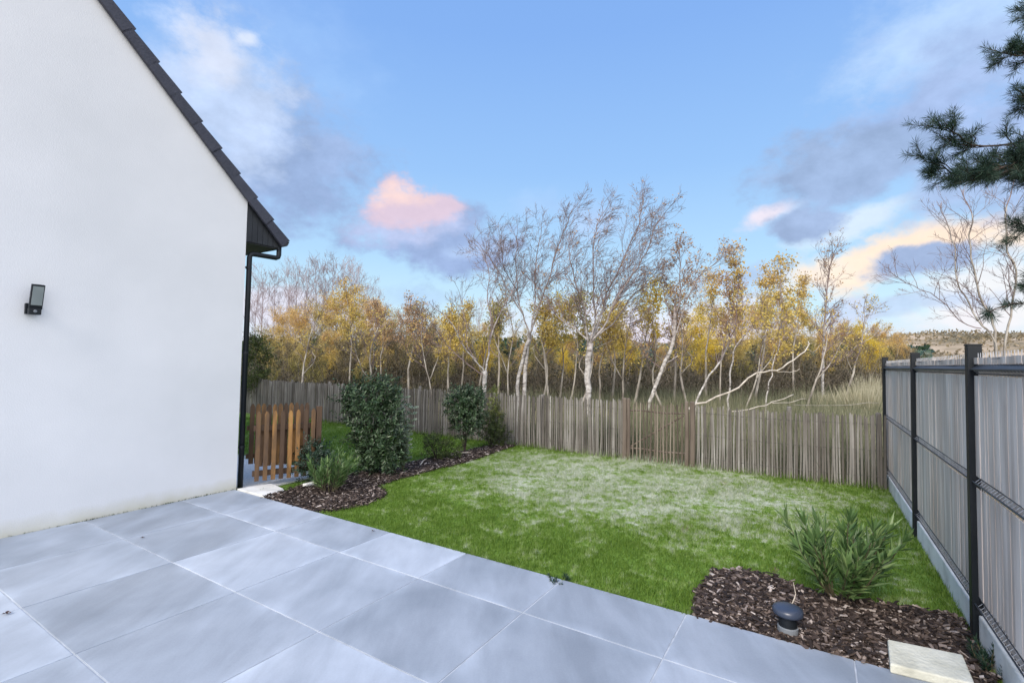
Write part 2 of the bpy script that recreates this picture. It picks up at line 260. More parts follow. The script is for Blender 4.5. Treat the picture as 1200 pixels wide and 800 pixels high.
def grass_mat(name, translucent):
    """green near the terrace and along the edges, thin and straw-grey in the middle of the lawn"""
    m = bpy.data.materials.new(name); m.use_nodes = True; t = m.node_tree; b = t.nodes['Principled BSDF']; o = t.nodes['Material Output']
    n_ = t.nodes.new; l_ = t.links.new
    b.inputs['Roughness'].default_value = .6; b.inputs['Specular IOR Level'].default_value = .25
    g = n_('ShaderNodeNewGeometry')
    n1 = n_('ShaderNodeTexNoise'); n1.inputs['Scale'].default_value = 3.2; n1.inputs['Detail'].default_value = 7; n1.inputs['Roughness'].default_value = .68; l_(g.outputs['Position'], n1.inputs[0])
    # worn area: an ellipse in the garden frame
    mp = n_('ShaderNodeMapping'); mp.vector_type = 'TEXTURE'; l_(g.outputs['Position'], mp.inputs[0])
    ctr = W(7.0, -2.3); mp.inputs['Location'].default_value = ctr; mp.inputs['Rotation'].default_value = (0, 0, -YAW); mp.inputs['Scale'].default_value = (3.7, 3.0, 1e6)
    ln = n_('ShaderNodeVectorMath'); ln.operation = 'LENGTH'; l_(mp.outputs[0], ln.inputs[0])
    r = n_('ShaderNodeMapRange'); r.interpolation_type = 'SMOOTHSTEP'; l_(ln.outputs['Value'], r.inputs[0]); r.inputs[1].default_value = 1.05; r.inputs[2].default_value = .35; r.inputs[3].default_value = -.15; r.inputs[4].default_value = .12
    n5 = n_('ShaderNodeTexNoise'); n5.inputs['Scale'].default_value = 14; n5.inputs['Detail'].default_value = 4; l_(g.outputs['Position'], n5.inputs[0])
    n6 = n_('ShaderNodeTexNoise'); n6.inputs['Scale'].default_value = 1.5; n6.inputs['Detail'].default_value = 2; l_(g.outputs['Position'], n6.inputs[0])
    m5 = n_('ShaderNodeMath'); m5.operation = 'MULTIPLY_ADD'; l_(n5.outputs['Fac'], m5.inputs[0]); m5.inputs[1].default_value = .85; l_(n1.outputs['Fac'], m5.inputs[2])
    m6 = n_('ShaderNodeMath'); m6.operation = 'MULTIPLY_ADD'; l_(n6.outputs['Fac'], m6.inputs[0]); m6.inputs[1].default_value = .30; l_(m5.outputs[0], m6.inputs[2])
    m7 = n_('ShaderNodeMath'); m7.operation = 'SUBTRACT'; l_(m6.outputs[0], m7.inputs[0]); m7.inputs[1].default_value = .575
    ad = n_('ShaderNodeMath'); ad.operation = 'ADD'; l_(m7.outputs[0], ad.inputs[0]); l_(r.outputs[0], ad.inputs[1])
    r3 = n_('ShaderNodeMapRange'); l_(ad.outputs[0], r3.inputs[0]); r3.inputs[1].default_value = .38; r3.inputs[2].default_value = .70
    mx0 = n_('ShaderNodeMix'); mx0.data_type = 'FLOAT'; mx0.inputs[0].default_value = .28; l_(r3.outputs[0], mx0.inputs[2]); l_(g.outputs['Random Per Island'], mx0.inputs[3])
    cr = n_('ShaderNodeValToRGB'); l_(mx0.outputs[0], cr.inputs[0])
    st = [(0, (.075, .15, .018)), (.22, (.155, .26, .035)), (.40, (.235, .33, .085)), (.62, (.32, .385, .22)), (1, (.56, .58, .48))]
    for i, (p, cc) in enumerate(st):
        e = cr.color_ramp.elements[i] if i < 2 else cr.color_ramp.elements.new(p)
        e.position = p; e.color = (*cc, 1)
    l_(cr.outputs[0], b.inputs['Base Color'])
    if translucent:
        tl = n_('ShaderNodeBsdfTranslucent'); mx = n_('ShaderNodeMixShader'); mx.inputs[0].default_value = .35
        l_(cr.outputs[0], tl.inputs[0]); l_(b.outputs[0], mx.inputs[1]); l_(tl.outputs[0], mx.inputs[2]); l_(mx.outputs[0], o.inputs[0])
    return m
M['grass'] = grass_mat('lawn_grass', True)
M['lawn'] = grass_mat('lawn_ground', False)
M['ground'] = mat('dune_ground', [(0, (.075, .065, .035)), (.35, (.17, .14, .08)), (.6, (.33, .26, .17)), (1, (.55, .44, .32))], rough=.95, scale=.09, detail=12, bump=.6, bump_scale=1.5)

# ------------------------------------------------------------ mesh helpers
class MB:
    def __init__(s): s.v = []; s.f = []; s.smooth = False
    def quad(s, a, b, c_, d): n = len(s.v); s.v += [tuple(a), tuple(b), tuple(c_), tuple(d)]; s.f.append((n, n+1, n+2, n+3))
    def hexa(s, p):              # 8 points: bottom 4, top 4
        n = len(s.v); s.v += [tuple(q) for q in p]
        for f in ((0, 3, 2, 1), (4, 5, 6, 7), (0, 1, 5, 4), (1, 2, 6, 5), (2, 3, 7, 6), (3, 0, 4, 7)): s.f.append(tuple(n+i for i in f))
    def box(s, u0, u1, v0, v1, z0, z1):
        s.hexa([W(u0, v0, z0), W(u0, v1, z0), W(u1, v1, z0), W(u1, v0, z0), W(u0, v0, z1), W(u0, v1, z1), W(u1, v1, z1), W(u1, v0, z1)])
    def obox(s, c_, a, b, d):    # centre and three half vectors
        s.hexa([c_-a-b-d, c_+a-b-d, c_+a+b-d, c_-a+b-d, c_-a-b+d, c_+a-b+d, c_+a+b+d, c_-a+b+d])
    def tube(s, pts, rad, n=5, cap=True):
        pts = [Vector(p) for p in pts]; base = len(s.v); m = len(pts)
        ref = None
        for i in range(m):
            d = (pts[min(i+1, m-1)]-pts[max(i-1, 0)])
            if d.length < 1e-9: d = Vector((0, 0, 1))
            d.normalize()
            if ref is None: ref = d.orthogonal().normalized()
            ref = (ref-d*ref.dot(d))
            if ref.length < 1e-6: ref = d.orthogonal()
            ref.normalize(); b = d.cross(ref); r = rad[i]
            for k in range(n):
                a = 2*math.pi*k/n; q = pts[i]+(ref*math.cos(a)+b*math.sin(a))*r; s.v.append((q.x, q.y, q.z))
        for i in range(m-1):
            for k in range(n):
                k2 = (k+1) % n; s.f.append((base+i*n+k, base+i*n+k2, base+(i+1)*n+k2, base+(i+1)*n+k))
        if cap: s.f.append(tuple(base+k for k in reversed(range(n)))); s.f.append(tuple(base+(m-1)*n+k for k in range(n)))
    def lathe(s, c_, prof, n=24):
        base = len(s.v)
        for (r, z) in prof:
            for k in range(n):
                a = 2*math.pi*k/n; s.v.append((c_.x+r*math.cos(a), c_.y+r*math.sin(a), c_.z+z))
        for i in range(len(prof)-1):
            for k in range(n):
                k2 = (k+1) % n; s.f.append((base+i*n+k, base+i*n+k2, base+(i+1)*n+k2, base+(i+1)*n+k))
        s.f.append(tuple(base+(len(prof)-1)*n+k for k in range(n)))
    def leaf(s, p, d, nrm, ln, wd, fold=.25):
        side = d.cross(nrm)
        if side.length < 1e-5: return
        side.normalize(); nr = side.cross(d)
        n = len(s.v); mid = p+d*ln*.5
        a = mid+side*wd*.5+nr*wd*fold; b = mid-side*wd*.5+nr*wd*fold; t = p+d*ln
        s.v += [(p.x, p.y, p.z), (a.x, a.y, a.z), (t.x, t.y, t.z), (b.x, b.y, b.z)]
        s.f += [(n, n+1, n+2), (n, n+2, n+3)]
def mesh_obj(name, mb, m, origin=Vector((0, 0, 0)), smooth=False, bevel=0):
    me = bpy.data.meshes.new(name)
    v = np.array(mb.v, dtype=np.float64)
    if len(v): v = v-np.array(origin)
    me.from_pydata(v.tolist(), [], mb.f); me.materials.append(m)
    if smooth: me.polygons.foreach_set('use_smooth', [True]*len(me.polygons))
    me.update()
    o = bpy.data.objects.new(name, me); C.objects.link(o)
    if bevel:
        b = o.modifiers.new('bevel', 'BEVEL'); b.width = bevel; b.segments = 2; b.limit_method = 'ANGLE'
    return o
def tag(o, label=None, cat=None, group=None, kind=None):
    if label: o['label'] = label
    if cat: o['category'] = cat
    if group: o['group'] = group
    if kind: o['kind'] = kind
    return o
def thing(name, label, cat, loc=(0, 0, 0), group=None):
    o = bpy.data.objects.new(name, None); o.empty_display_size = .1; C.objects.link(o); o.location = loc
    return tag(o, label, cat, group)
def part(name, mb, m, root, smooth=False, bevel=0, label=None):
    org = Vector(root.location)
    r = root
    while r.parent: r = r.parent; org = org+Vector(r.location)
    o = mesh_obj(name, mb, m, org, smooth, bevel); o.parent = root
    if label: o['label'] = label
    return o
def single(name, mb, m, label, cat, loc, group=None, smooth=False, bevel=0):
    o = mesh_obj(name, mb, m, Vector(loc), smooth, bevel); o.location = loc; return tag(o, label, cat, group)
def struct(name, mb, m, smooth=False):
    return tag(mesh_obj(name, mb, m, smooth=smooth), kind='structure')
def np_mesh(name, verts, nper, m):       # many separate triangles / quads at once
    me = bpy.data.meshes.new(name); nv = len(verts); nf = nv//nper
    me.vertices.add(nv); me.vertices.foreach_set('co', verts.astype(np.float32).ravel())
    me.loops.add(nv); me.loops.foreach_set('vertex_index', np.arange(nv, dtype=np.int32))
    me.polygons.add(nf); me.polygons.foreach_set('loop_start', np.arange(0, nv, nper, dtype=np.int32))
    me.materials.append(m); me.update(calc_edges=True)
    o = bpy.data.objects.new(name, me); C.objects.link(o); return o

# ------------------------------------------------------------ ground
def sstep(a, b, x):
    t = max(0, min(1, (x-a)/(b-a))); return t*t*(3-2*t)
from mathutils import noise as mnoise
def gz(x, y):
    """height of the ground: level garden, dune scrub rising beyond the chestnut fence, dunes on the horizon"""
    u = x*U.x+y*U.y
    z = -.035
    q = u-9.0
    if q > 0:
        z += .045*min(q, 40)*sstep(0, 3, q)
        z += .12*mnoise.noise(Vector((x*.5, y*.5, 0)))*sstep(0, 4, q)
        d = math.hypot(x, y)
        if d > 40:
            a = math.atan2(x, y)
            h = 2.2+5.6*sstep(-.6, .75, a)
            z += h*sstep(60, 150, d)*(1+.18*mnoise.noise(Vector((x*.012, y*.012, 2)))) + 1.6*mnoise.noise(Vector((x*.035, y*.035, 5)))*sstep(60, 120, d)+.5*mnoise.noise(Vector((x*.12, y*.12, 9)))*sstep(60, 110, d)
    return z
g = MB(); rings = [0.0, 2, 4, 6, 8, 9, 10, 11, 12, 13, 14, 15, 16, 17, 18, 20, 22, 24, 27, 30, 34, 38, 42, 47, 52, 58, 64, 70, 76, 82, 88, 94, 100, 107, 114, 121, 128, 136, 144, 154, 168, 190, 230, 300, 450, 800, 1500]
NA = 288
for r in rings:
    for k in range(NA):
        a = 2*math.pi*k/NA; x, y = r*math.sin(a), r*math.cos(a); g.v.append((x, y, gz(x, y) if r <= 400 else gz(x*400/r, y*400/r)-(r-400)*.03))
for i in range(len(rings)-1):
    for k in range(NA):
        k2 = (k+1) % NA; g.f.append((i*NA+k, i*NA+k2, (i+1)*NA+k2, (i+1)*NA+k))
struct('ground', g, M['ground'], smooth=True)

VW, VF, UE, UC = -6.22, 0.86, 3.46, 8.5     # wall plane, right fence, terrace edge, chestnut fence
# lawn sheet (garden), a gentle sheet just above the ground
lw = MB()
nu, nv = 30, 60
us = np.linspace(UE-.02, UC+.15, nu); vs = np.linspace(-16.0, VF-.02, nv)
for u in us:
    for v in vs: lw.v.append(tuple(W(u, v, -.028+.012*mnoise.noise(Vector((u*1.3, v*1.3, 0)))*sstep(UE, UE+.6, u))))
for i in range(nu-1):
    for j in range(nv-1): n = i*nv+j; lw.f.append((n, n+1, n+nv+1, n+nv))
struct('lawn', lw, M['lawn'], smooth=True)

# terrace: bed of grout and the slabs
tb = MB(); tb.box(-5.0, UE-.004, VW, VF+.6, -.12, -.004)
ts = MB()
ulines = [UE, 2.865]
while ulines[-1] > -5: ulines.append(ulines[-1]-.8826)
vlines = [VW+.004]+[-5.326+.9157*i for i in range(0, 7)]+[VF+.6]
rnd = random.Random(3)
gp = .0045
rims = []
for i in range(len(ulines)-1):
    for j in range(len(vlines)-1):
        u1, u0 = ulines[i]-gp, ulines[i+1]+gp; v0, v1 = vlines[j]+gp, vlines[j+1]-gp
        if i == 0: u1 = UE
        z0 = rnd.uniform(-.0008, .0008); b = .0018
        P = [W(u0, v0, -.02), W(u0, v1, -.02), W(u1, v1, -.02), W(u1, v0, -.02)]
        P2 = [W(u0, v0, z0-b), W(u0, v1, z0-b), W(u1, v1, z0-b), W(u1, v0, z0-b)]
        P3 = [W(u0+b, v0+b, z0), W(u0+b, v1-b, z0), W(u1-b, v1-b, z0), W(u1-b, v0+b, z0)]
        n = len(ts.v); ts.v += [tuple(p) for p in P+P2+P3]
        iu, iv = min(.11, (u1-u0)*.3), min(.11, (v1-v0)*.3); rims += [1]*12+[0]*4
        ts.v += [tuple(p) for p in (W(u0+iu, v0+iv, z0), W(u0+iu, v1-iv, z0), W(u1-iu, v1-iv, z0), W(u1-iu, v0+iv, z0))]
        ts.f.append((n+12, n+15, n+14, n+13))
        for k in range(4): k2 = (k+1) % 4; ts.f.append((n+8+k, n+8+k2, n+12+k2, n+12+k))
        for k in range(4):
            k2 = (k+1) % 4; ts.f += [(n+k, n+k2, n+4+k2, n+4+k), (n+4+k, n+4+k2, n+8+k2, n+8+k)]
ter = struct('terrace', ts, M['slab'])
at_ = ter.data.attributes.new('rim', 'FLOAT', 'POINT'); at_.data.foreach_set('value', [float(x) for x in rims])
struct('terrace_grout', tb, M['grout'])

# gravel side path behind the wooden gate
pg = MB(); pg.box(3.55, 4.75, -9.6, -6.02, -.024, -.004); struct('gravel_path', pg, M['gravel'])

# ------------------------------------------------------------ house
house = thing('gable_house', 'white rendered gable house with a steep dark tiled roof edge beside the terrace', 'house', W(3.49, VW))
UR, ZR = -1.4, 8.56                          # ridge
U2 = -6.3
w = MB()
def gable(v): return [W(U2, v, -.1), W(3.49, v, -.1), W(3.49, v, 3.66), W(UR, v, ZR-.02), W(U2, v, 3.66)]
a = gable(VW); b = gable(VW-9.5); n = 0
w.v = [tuple(p) for p in a+b]; w.f = [(0, 1, 2, 3, 4), (9, 8, 7, 6, 5)]+[(i, i+5, (i+1) % 5+5, (i+1) % 5) for i in range(5)]
part('wall', w, M['wall'], house)
# roof: courses of tiles, 45 degrees, each course lifted over the one below
rf = MB(); ver = MB(); sl = Vector(U*1-Z*1).normalized(); up_n = (U+Z).normalized()
eave = W(4.0, 0, 3.20)
Ltot = ((UR-4.0)*-1)*math.sqrt(2)
ncourse = int(Ltot/.345)+1
cl = Ltot/ncourse
def slab_roof(mb, p0, p1, v0, v1, t0, t1, nn, ss):
    A = p0; B = p1
    mb.hexa([A+V*v0, A+V*v1, B+V*v1, B+V*v0, A+V*v0+nn*t0, A+V*v1+nn*t0, B+V*v1+nn*t1, B+V*v0+nn*t1])
for i in range(ncourse):
    lo = eave-sl*(i*cl)+up_n*.035; hi = eave-sl*((i+1)*cl+.03)+up_n*.035
    slab_roof(rf, lo, hi, VW-9.6, VW+.012, .058, .028, up_n, sl)
    slab_roof(ver, lo-up_n*.085, hi-up_n*.085, VW+.014, VW+.055, .150, .116, up_n, sl)
# rear slope
slr = Vector(-U*1-Z*1).normalized(); upr = (-U+Z).normalized(); eave2 = W(-6.8, 0, 3.20)
for i in range(ncourse):
    lo = eave2-slr*(i*cl)+upr*.035; hi = eave2-slr*((i+1)*cl+.03)+upr*.035
    slab_roof(rf, lo, hi, VW-9.6, VW+.012, .058, .028, upr, slr)
    slab_roof(ver, lo-upr*.085, hi-upr*.085, VW+.014, VW+.055, .150, .116, upr, slr)
roof = part('roof', rf, M['slate'], house)
vo = part('verge_tiles', ver, M['slate'], roof, bevel=.006)
so = MB()
# boxed eave: vertical boards on the gable side, soffit below, fascia along the gutter
nb = 6
for i in range(nb):
    u0 = 3.495+i*.073; u1 = u0+.069
    ztop = lambda u: 3.66-(u-3.49)
    so.hexa([W(u0, VW-.02, 3.15), W(u0, VW-.002, 3.15), W(u1, VW-.002, 3.15), W(u1, VW-.02, 3.15), W(u0, VW-.02, ztop(u0)), W(u0, VW-.002, ztop(u0)), W(u1, VW-.002, ztop(u1)), W(u1, VW-.02, ztop(u1))])
so.box(3.492, 3.93, VW-9.5, VW-.022, 3.135, 3.15); so.box(3.93, 3.95, VW-9.5, VW-.004, 3.13, 3.22)
part('soffit', so, M['clad'], house)
gu = MB(); prof = []
for k in range(9):
    a_ = math.pi*k/8; prof.append((3.995-math.cos(a_)*.058, 3.235-math.sin(a_)*.058))
for k in range(8):
    (u0, z0), (u1, z1) = prof[k], prof[k+1]
    n = len(gu.v); gu.v += [tuple(W(u0, VW+.05, z0)), tuple(W(u1, VW+.05, z1)), tuple(W(u1, VW-9.5, z1)), tuple(W(u0, VW-9.5, z0))]; gu.f.append((n, n+1, n+2, n+3))
n = len(gu.v); gu.v += [tuple(W(u, VW+.05, z)) for u, z in prof]; gu.f.append(tuple(range(n, n+9)))
gu.tube([W(4.053, VW+.052, 3.24), W(4.053, VW-9.5, 3.24)], [.009, .009], 6)
gut = part('gutter', gu, M['gutter'], house)
dp = MB(); pts = [W(3.965, VW-.03, 3.19), W(3.965, VW-.03, 3.06), W(3.955, VW-.03, 3.03), W(3.93, VW-.03, 3.015), W(3.61, VW-.03, 3.005), W(3.575, VW-.03, 2.99), W(3.56, VW-.03, 2.96), W(3.555, VW-.03, 0.0)]
dp.tube(pts, [.032]*len(pts), 12)
pipe = part('downpipe', dp, M['black_metal'], house, smooth=True)
for z in (.5, 1.7, 2.8):
    br = MB(); br.tube([W(3.555, VW-.03, z), W(3.555, VW-.03, z+.03)], [.038, .038], 12); br.box(3.488, 3.54, VW-.04, VW-.02, z+.006, z+.024); part('pipe_bracket', br, M['black_metal'], pipe)
# moss and dirt line where wall meets slabs
ms = MB(); rnd = random.Random(8)
for i in range(420):
    u = rnd.uniform(.6, 3.45); wgt = math.exp(-((u-2.0)/.18)**2)+math.exp(-((u-2.9)/.35)**2)*.8
    if rnd.random() > .22+wgt: continue
    p = W(u, VW+rnd.uniform(.004, .02), 0.0)
    ms.leaf(p, (Z+V*rnd.uniform(-.2, 1)+U*rnd.uniform(-1, 1)).normalized(), U, rnd.uniform(.008, .022), .01)
tag(single('moss', ms, M['green_bush'], None, None, W(2, VW+.01)), kind='stuff')

# wall lamp
lp = W(1.50, VW+.0, 2.10)
lamp = thing('wall_lamp', 'small black wall light with tilted grey panel and sensor on the white gable wall', 'wall light', lp)
mb = MB(); mb.box(1.455, 1.545, VW+.001, VW+.03, 2.02, 2.12); mb.box(1.475, 1.525, VW+.03, VW+.06, 2.05, 2.10); part('bracket', mb, M['black_metal'], lamp, bevel=.004)
tilt = R(24); tz = (Z*math.cos(tilt)+V*math.sin(tilt)*.55).normalized(); tn = (V*math.cos(tilt)-Z*math.sin(tilt)*.55).normalized()
cc = W(1.512, VW+.10, 2.18)
mb = MB(); mb.obox(cc, U*.046, tn*.016, tz*.115); pan = part('lamp_housing', mb, M['black_metal'], lamp, bevel=.004)
mb = MB(); mb.obox(cc+tn*.0175+tz*.012, U*.038, tn*.002, tz*.088); part('diffuser', mb, M['lampglass'], pan)
mb = MB(); mb.box(1.462, 1.548, VW+.055, VW+.11, 2.015, 2.072); part('sensor_box', mb, M['black_metal'], lamp, bevel=.005)
mb = MB(); mb.tube([W(1.505, VW+.11, 2.045), W(1.505, VW+.122, 2.045)], [.014, .009], 12); part('sensor', mb, M['greyplastic'], lamp)

# ------------------------------------------------------------ right hand panel fence
fence = thing('panel_fence', 'tall grey slatted panel fence with black metal posts along the right side of the lawn', 'fence', W(6.4, VF))
posts = [1.72, 4.18, 6.36, 8.84]
TOP = 1.725
for u in posts:
    mb = MB(); lean = {6.36: -.05, 4.18: -.02}.get(u, 0)
    h_ = .035; zt = 1.80
    VP = VF-.02; mb.hexa([W(u-h_, VP-h_, -.1), W(u-h_, VP+h_, -.1), W(u+h_, VP+h_, -.1), W(u+h_, VP-h_, -.1)]+[W(u-h_+lean, VP-h_, zt), W(u-h_+lean, VP+h_, zt), W(u+h_+lean, VP+h_, zt), W(u+h_+lean, VP-h_, zt)])
    po = part('post', mb, M['black_metal'], fence, bevel=.004)
    mb = MB(); mb.box(u-h_-.003+lean, u+h_+.003+lean, VP-h_-.003, VP+h_+.003, zt, zt+.012); part('post_cap', mb, M['black_metal'], po, bevel=.003)
rnd = random.Random(5)
for i in range(3):
    u0, u1 = posts[i]+.045, posts[i+1]-.045
    if i < 2: pass
    mb = MB(); mb.box(u0, u1, VF-.028, VF+.02, -.08, .150); part('concrete_board', mb, M['concrete'], fence, bevel=.006)
    sm = MB(); wm = MB(); bm_ = MB()
    nsl = int((u1-u0)/.05); st = (u1-u0)/nsl
    for k in range(nsl):
        a0 = u0+k*st+.0012; a1 = a0+st-.0024; dv = rnd.uniform(-.002, .002)+.004*math.sin(k*.37+i)
        for za, zb in ((.262, .925), (.995, 1.616), (1.686, TOP)): sm.box(a0, a1, VF-.022+dv, VF-.018+dv, za, zb-rnd.uniform(0, .003))
        sm.box(a0, a1, VF-.004, VF-.001, .172, .262); sm.box(a0, a1, VF-.004, VF-.001, .925, .995); sm.box(a0, a1, VF-.004, VF-.001, 1.616, 1.686)
        wu = u0+k*st
        pts = []
        for (z, o_) in ((.165, 0), (.185, 0), (.215, -.028), (.245, 0), (.93, 0), (.96, -.028), (.99, 0), (1.625, 0), (1.652, -.028), (1.68, 0), (TOP+.028, 0)):
            pts.append(W(wu, VF-.0125+o_, z))
        wm.tube(pts, [.002]*len(pts), 4, cap=False)
    for z, o_ in ((.17, 0), (.215, -.03), (.45, 0), (.70, 0), (.96, -.03), (1.2, 0), (1.43, 0), (1.652, -.03), (1.715, 0)):
        if o_: 
            for dz in (-.026, .026): bm_.tube([W(u0, VF-.017, z+dz), W(u1, VF-.017, z+dz)], [.003]*2, 5)
            bm_.tube([W(u0, VF-.0125+o_, z), W(u1, VF-.0125+o_, z)], [.0045]*2, 6)
            if z > 1.6:
                bm_.hexa([W(u0, VF-.040, z+.002), W(u0, VF-.010, z-.012), W(u1, VF-.010, z-.012), W(u1, VF-.040, z+.002), W(u0, VF-.040, z+.006), W(u0, VF-.010, z+.03), W(u1, VF-.010, z+.03), W(u1, VF-.040, z+.006)])
        elif z > 1.7 or z < .2: bm_.tube([W(u0, VF-.017, z), W(u1, VF-.017, z)], [.003]*2, 5)
    part('slat_infill', sm, M['slat'], fence)
    wr = part('vertical_wires', wm, M['wire'], fence); part('folded_rails', bm_, M['mesh_wire'], fence)

# ------------------------------------------------------------ chestnut paling fence
def paling(mb, v0, v1, z1=1.0, pitch=.052, u=UC, seed=1, zvar=.035, w_=(.019, .032)):
    rnd = random.Random(seed); v = v0
    while v < v1:
        wd = rnd.uniform(*w_); hh = z1+rnd.uniform(-zvar, zvar*.8); ln = rnd.gauss(0, .012); th = rnd.uniform(.008, .014)
        zz = [-.05, hh*.33, hh*.7, hh-.03, hh]; pts = []
        b0 = rnd.gauss(0, .006)
        n = len(mb.v)
        for q, z in enumerate(zz):
            cv = v+ln*z/hh+(b0 if q in (1, 2) else 0); ww = wd*(.5 if q < 4 else .22)*rnd.uniform(.9, 1.05)
            cu = u+rnd.uniform(-.002, .002)
            for (du, dv) in ((-th, -ww*.8), (-th*.6, ww), (th, ww*.7), (th*.8, -ww)): mb.v.append(tuple(W(cu+du, cv+dv, z)))
        for q in range(4):
            for k in range(4): k2 = (k+1) % 4; mb.f.append((n+q*4+k, n+q*4+k2, n+q*4+4+k2, n+q*4+4+k))
        mb.f.append(tuple(n+16+k for k in range(4)))
        v += pitch*rnd.uniform(.72, 1.22)
def twisted(mb, v0, v1, z, u=UC, seed=0):
    rnd = random.Random(seed); n = max(3, int((v1-v0)/.09)); pts = []; pts2 = []
    for k in range(n+1):
        v = v0+(v1-v0)*k/n; zz = z+.012*math.sin(v*2.1+seed)
        o_ = .016 if k % 2 else -.016
        pts.append(W(u+o_, v, zz)); pts2.append(W(u-o_, v, zz+.004))
    mb.tube(pts, [.0022]*len(pts), 3, cap=False); mb.tube(pts2, [.0022]*len(pts2), 3, cap=False)
def chestnut(name, label, v0, v1, pv, seed, H=1.0):
    t = thing(name, label, 'fence', W(UC, (v0+v1)/2)); mb = MB(); paling(mb, v0, v1, H, seed=seed, pitch=.037 if H == 1.0 else .038); part('pickets', mb, M['picket'], t)
    mb = MB()
    for z in (.14, .5, .86): twisted(mb, v0, v1, z, seed=seed)
    part('twisted_wire', mb, M['dull_wire'], t)
    rnd = random.Random(seed)
    for v in pv:
        mb = MB(); hh = 1.03+rnd.uniform(-.02, .04); ln = rnd.gauss(0, .01)
        mb.tube([W(UC+.05, v, -.1), W(UC+.05, v+ln*.5, .5), W(UC+.05, v+ln, hh), W(UC+.05, v+ln, hh+.012)], [.038, .036, .034, .02], 8); part('post', mb, M['picket'], t)
chestnut('chestnut_fence', 'long grey chestnut paling fence left of its gate, behind the shrubs', -15.5, -2.93, [-14.2, -12.6, -11, -9.4, -7.8, -6.2, -4.6], 11)
chestnut('chestnut_fence', 'short chestnut paling fence between the picket gate and the panel fence', -1.72, .80, [-.35, .74], 12, .985)
gate = thing('picket_gate', 'brown chestnut picket gate set in the paling fence at the back of the lawn', 'gate', W(UC, -2.3))
mb = MB(); paling(mb, -2.80, -1.90, .99, pitch=.060, seed=21, u=UC-.01, w_=(.02, .03)); part('pickets', mb, M['gate_wood'], gate)
for z in (.17, .83):
    mb = MB(); mb.tube([W(UC+.025, -2.84, z), W(UC+.025, -2.6, z+.012), W(UC+.025, -2.2, z-.006), W(UC+.025, -1.86, z+.01)], [.017, .014, .016, .015], 7); part('rail', mb, M['gate_wood'], gate)
mb = MB(); mb.tube([W(UC+.03, -2.80, .2), W(UC+.03, -1.9, .8)], [.016, .016], 6); part('brace', mb, M['gate_wood'], gate)
for v, r_ in ((-2.90, .045), (-2.83, .032), (-1.84, .036), (-1.75, .047)):
    mb = MB(); mb.tube([W(UC-.01, v, -.1), W(UC-.01, v+.01, .5), W(UC-.01, v, 1.035), W(UC-.01, v, 1.05)], [r_, r_*.95, r_*.9, r_*.6], 9); part('gate_post', mb, M['gate_wood'], gate)

# ------------------------------------------------------------ brown wooden garden gate by the house corner
A = W(3.66, -6.17); B = W(4.36, -5.86); D = (B-A).normalized(); NN = Vector((D.y, -D.x, 0)); Lg = (B-A).length
wg = thing('wooden_gate', 'low brown wooden picket gate between the house corner and the shrub bed', 'gate', A)
rnd = random.Random(4); npk = 9
def pickets(row, n, top, wd, off, ph, b_=.07):
    mb = MB()
    for k in range(n):
        x = (k+ph)/n*Lg; p = A+D*x+NN*off; hh = top+rnd.uniform(-.015, .01)
        hx = D*wd*.5; t_ = NN*.010
        n0 = len(mb.v)
        mb.v += [tuple(q) for q in (p-hx-t_+Z*b_, p+hx-t_+Z*b_, p+hx+t_+Z*b_, p-hx+t_+Z*b_, p-hx-t_+Z*(hh-.04), p+hx-t_+Z*(hh-.04), p+hx+t_+Z*(hh-.04), p-hx+t_+Z*(hh-.04), p-hx*.35-t_+Z*hh, p+hx*.35-t_+Z*hh, p+hx*.35+t_+Z*hh, p-hx*.35+t_+Z*hh)]
        for q in (0, 4):
            for k2 in range(4): k3 = (k2+1) % 4; mb.f.append((n0+q+k2, n0+q+k3, n0+q+4+k3, n0+q+4+k2))
        mb.f += [(n0+8, n0+9, n0+10, n0+11), (n0+3, n0+2, n0+1, n0)]
    return mb
part('front_pickets', pickets(0, 8, .97, .052, .03, .5), M['brown_wood'], wg)
part('rear_pickets', pickets(1, 8, .76, .056, -.045, 1.0, .24), M['brown_wood'], wg)
pp = thing('picket_fence', 'brown wooden picket fence seen through the gaps of the low wooden gate', 'fence', A-NN*.38)
part('pickets', pickets(1, 11, 1.02, .058, -.38, .3, .22), M['brown_wood'], pp)
mb = MB(); mb.obox(A+D*Lg*.5+Z*.7-NN*.41, D*Lg*.55, NN*.012, Z*.03); mb.obox(A+D*Lg*.5+Z*.32-NN*.41, D*Lg*.55, NN*.012, Z*.03)
part('rail', mb, M['brown_wood'], pp)
for z in (.16, .74):
    mb = MB(); mb.obox(A+D*Lg*.5+Z*z-NN*.008, D*Lg*.5, NN*.022, Z*.035); part('rail', mb, M['brown_wood'], wg, bevel=.004)
for x in (Lg+.03,):
    mb = MB(); mb.obox(A+D*x+Z*.48, D*.035, NN*.035, Z*.52); part('gate_post', mb, M['brown_wood'], wg, bevel=.006)
# white step slab in front of it
st_ = MB(); 
st_.hexa([W(3.468, -6.16, -.06), W(3.468, -5.48, -.06), W(3.80, -5.62, -.06), W(3.86, -6.06, -.06), W(3.468, -6.16, .018), W(3.468, -5.62, .018), W(3.80, -5.72, .018), W(3.86, -6.06, .018)])
single('step_slab', st_, M['concrete'], 'small white concrete step slab at the foot of the wooden gate', 'paving slab', W(3.6, -5.8), bevel=.006)
# edging stones beyond the gate
for k, (u, v) in enumerate(((4.15, -5.62), (4.55, -6.7))):
    mb = MB(); mb.box(u-.12, u+.12, v-.035, v+.035, -.05, .04)
    single('edging_stone', mb, M['concrete'], ('short pale edging stone beside the dark shrub at the right end of the wooden gate', 'pale edging stone seen through the bottom gaps of the wooden gate')[k], 'edging stone', W(u, v), bevel=.008)

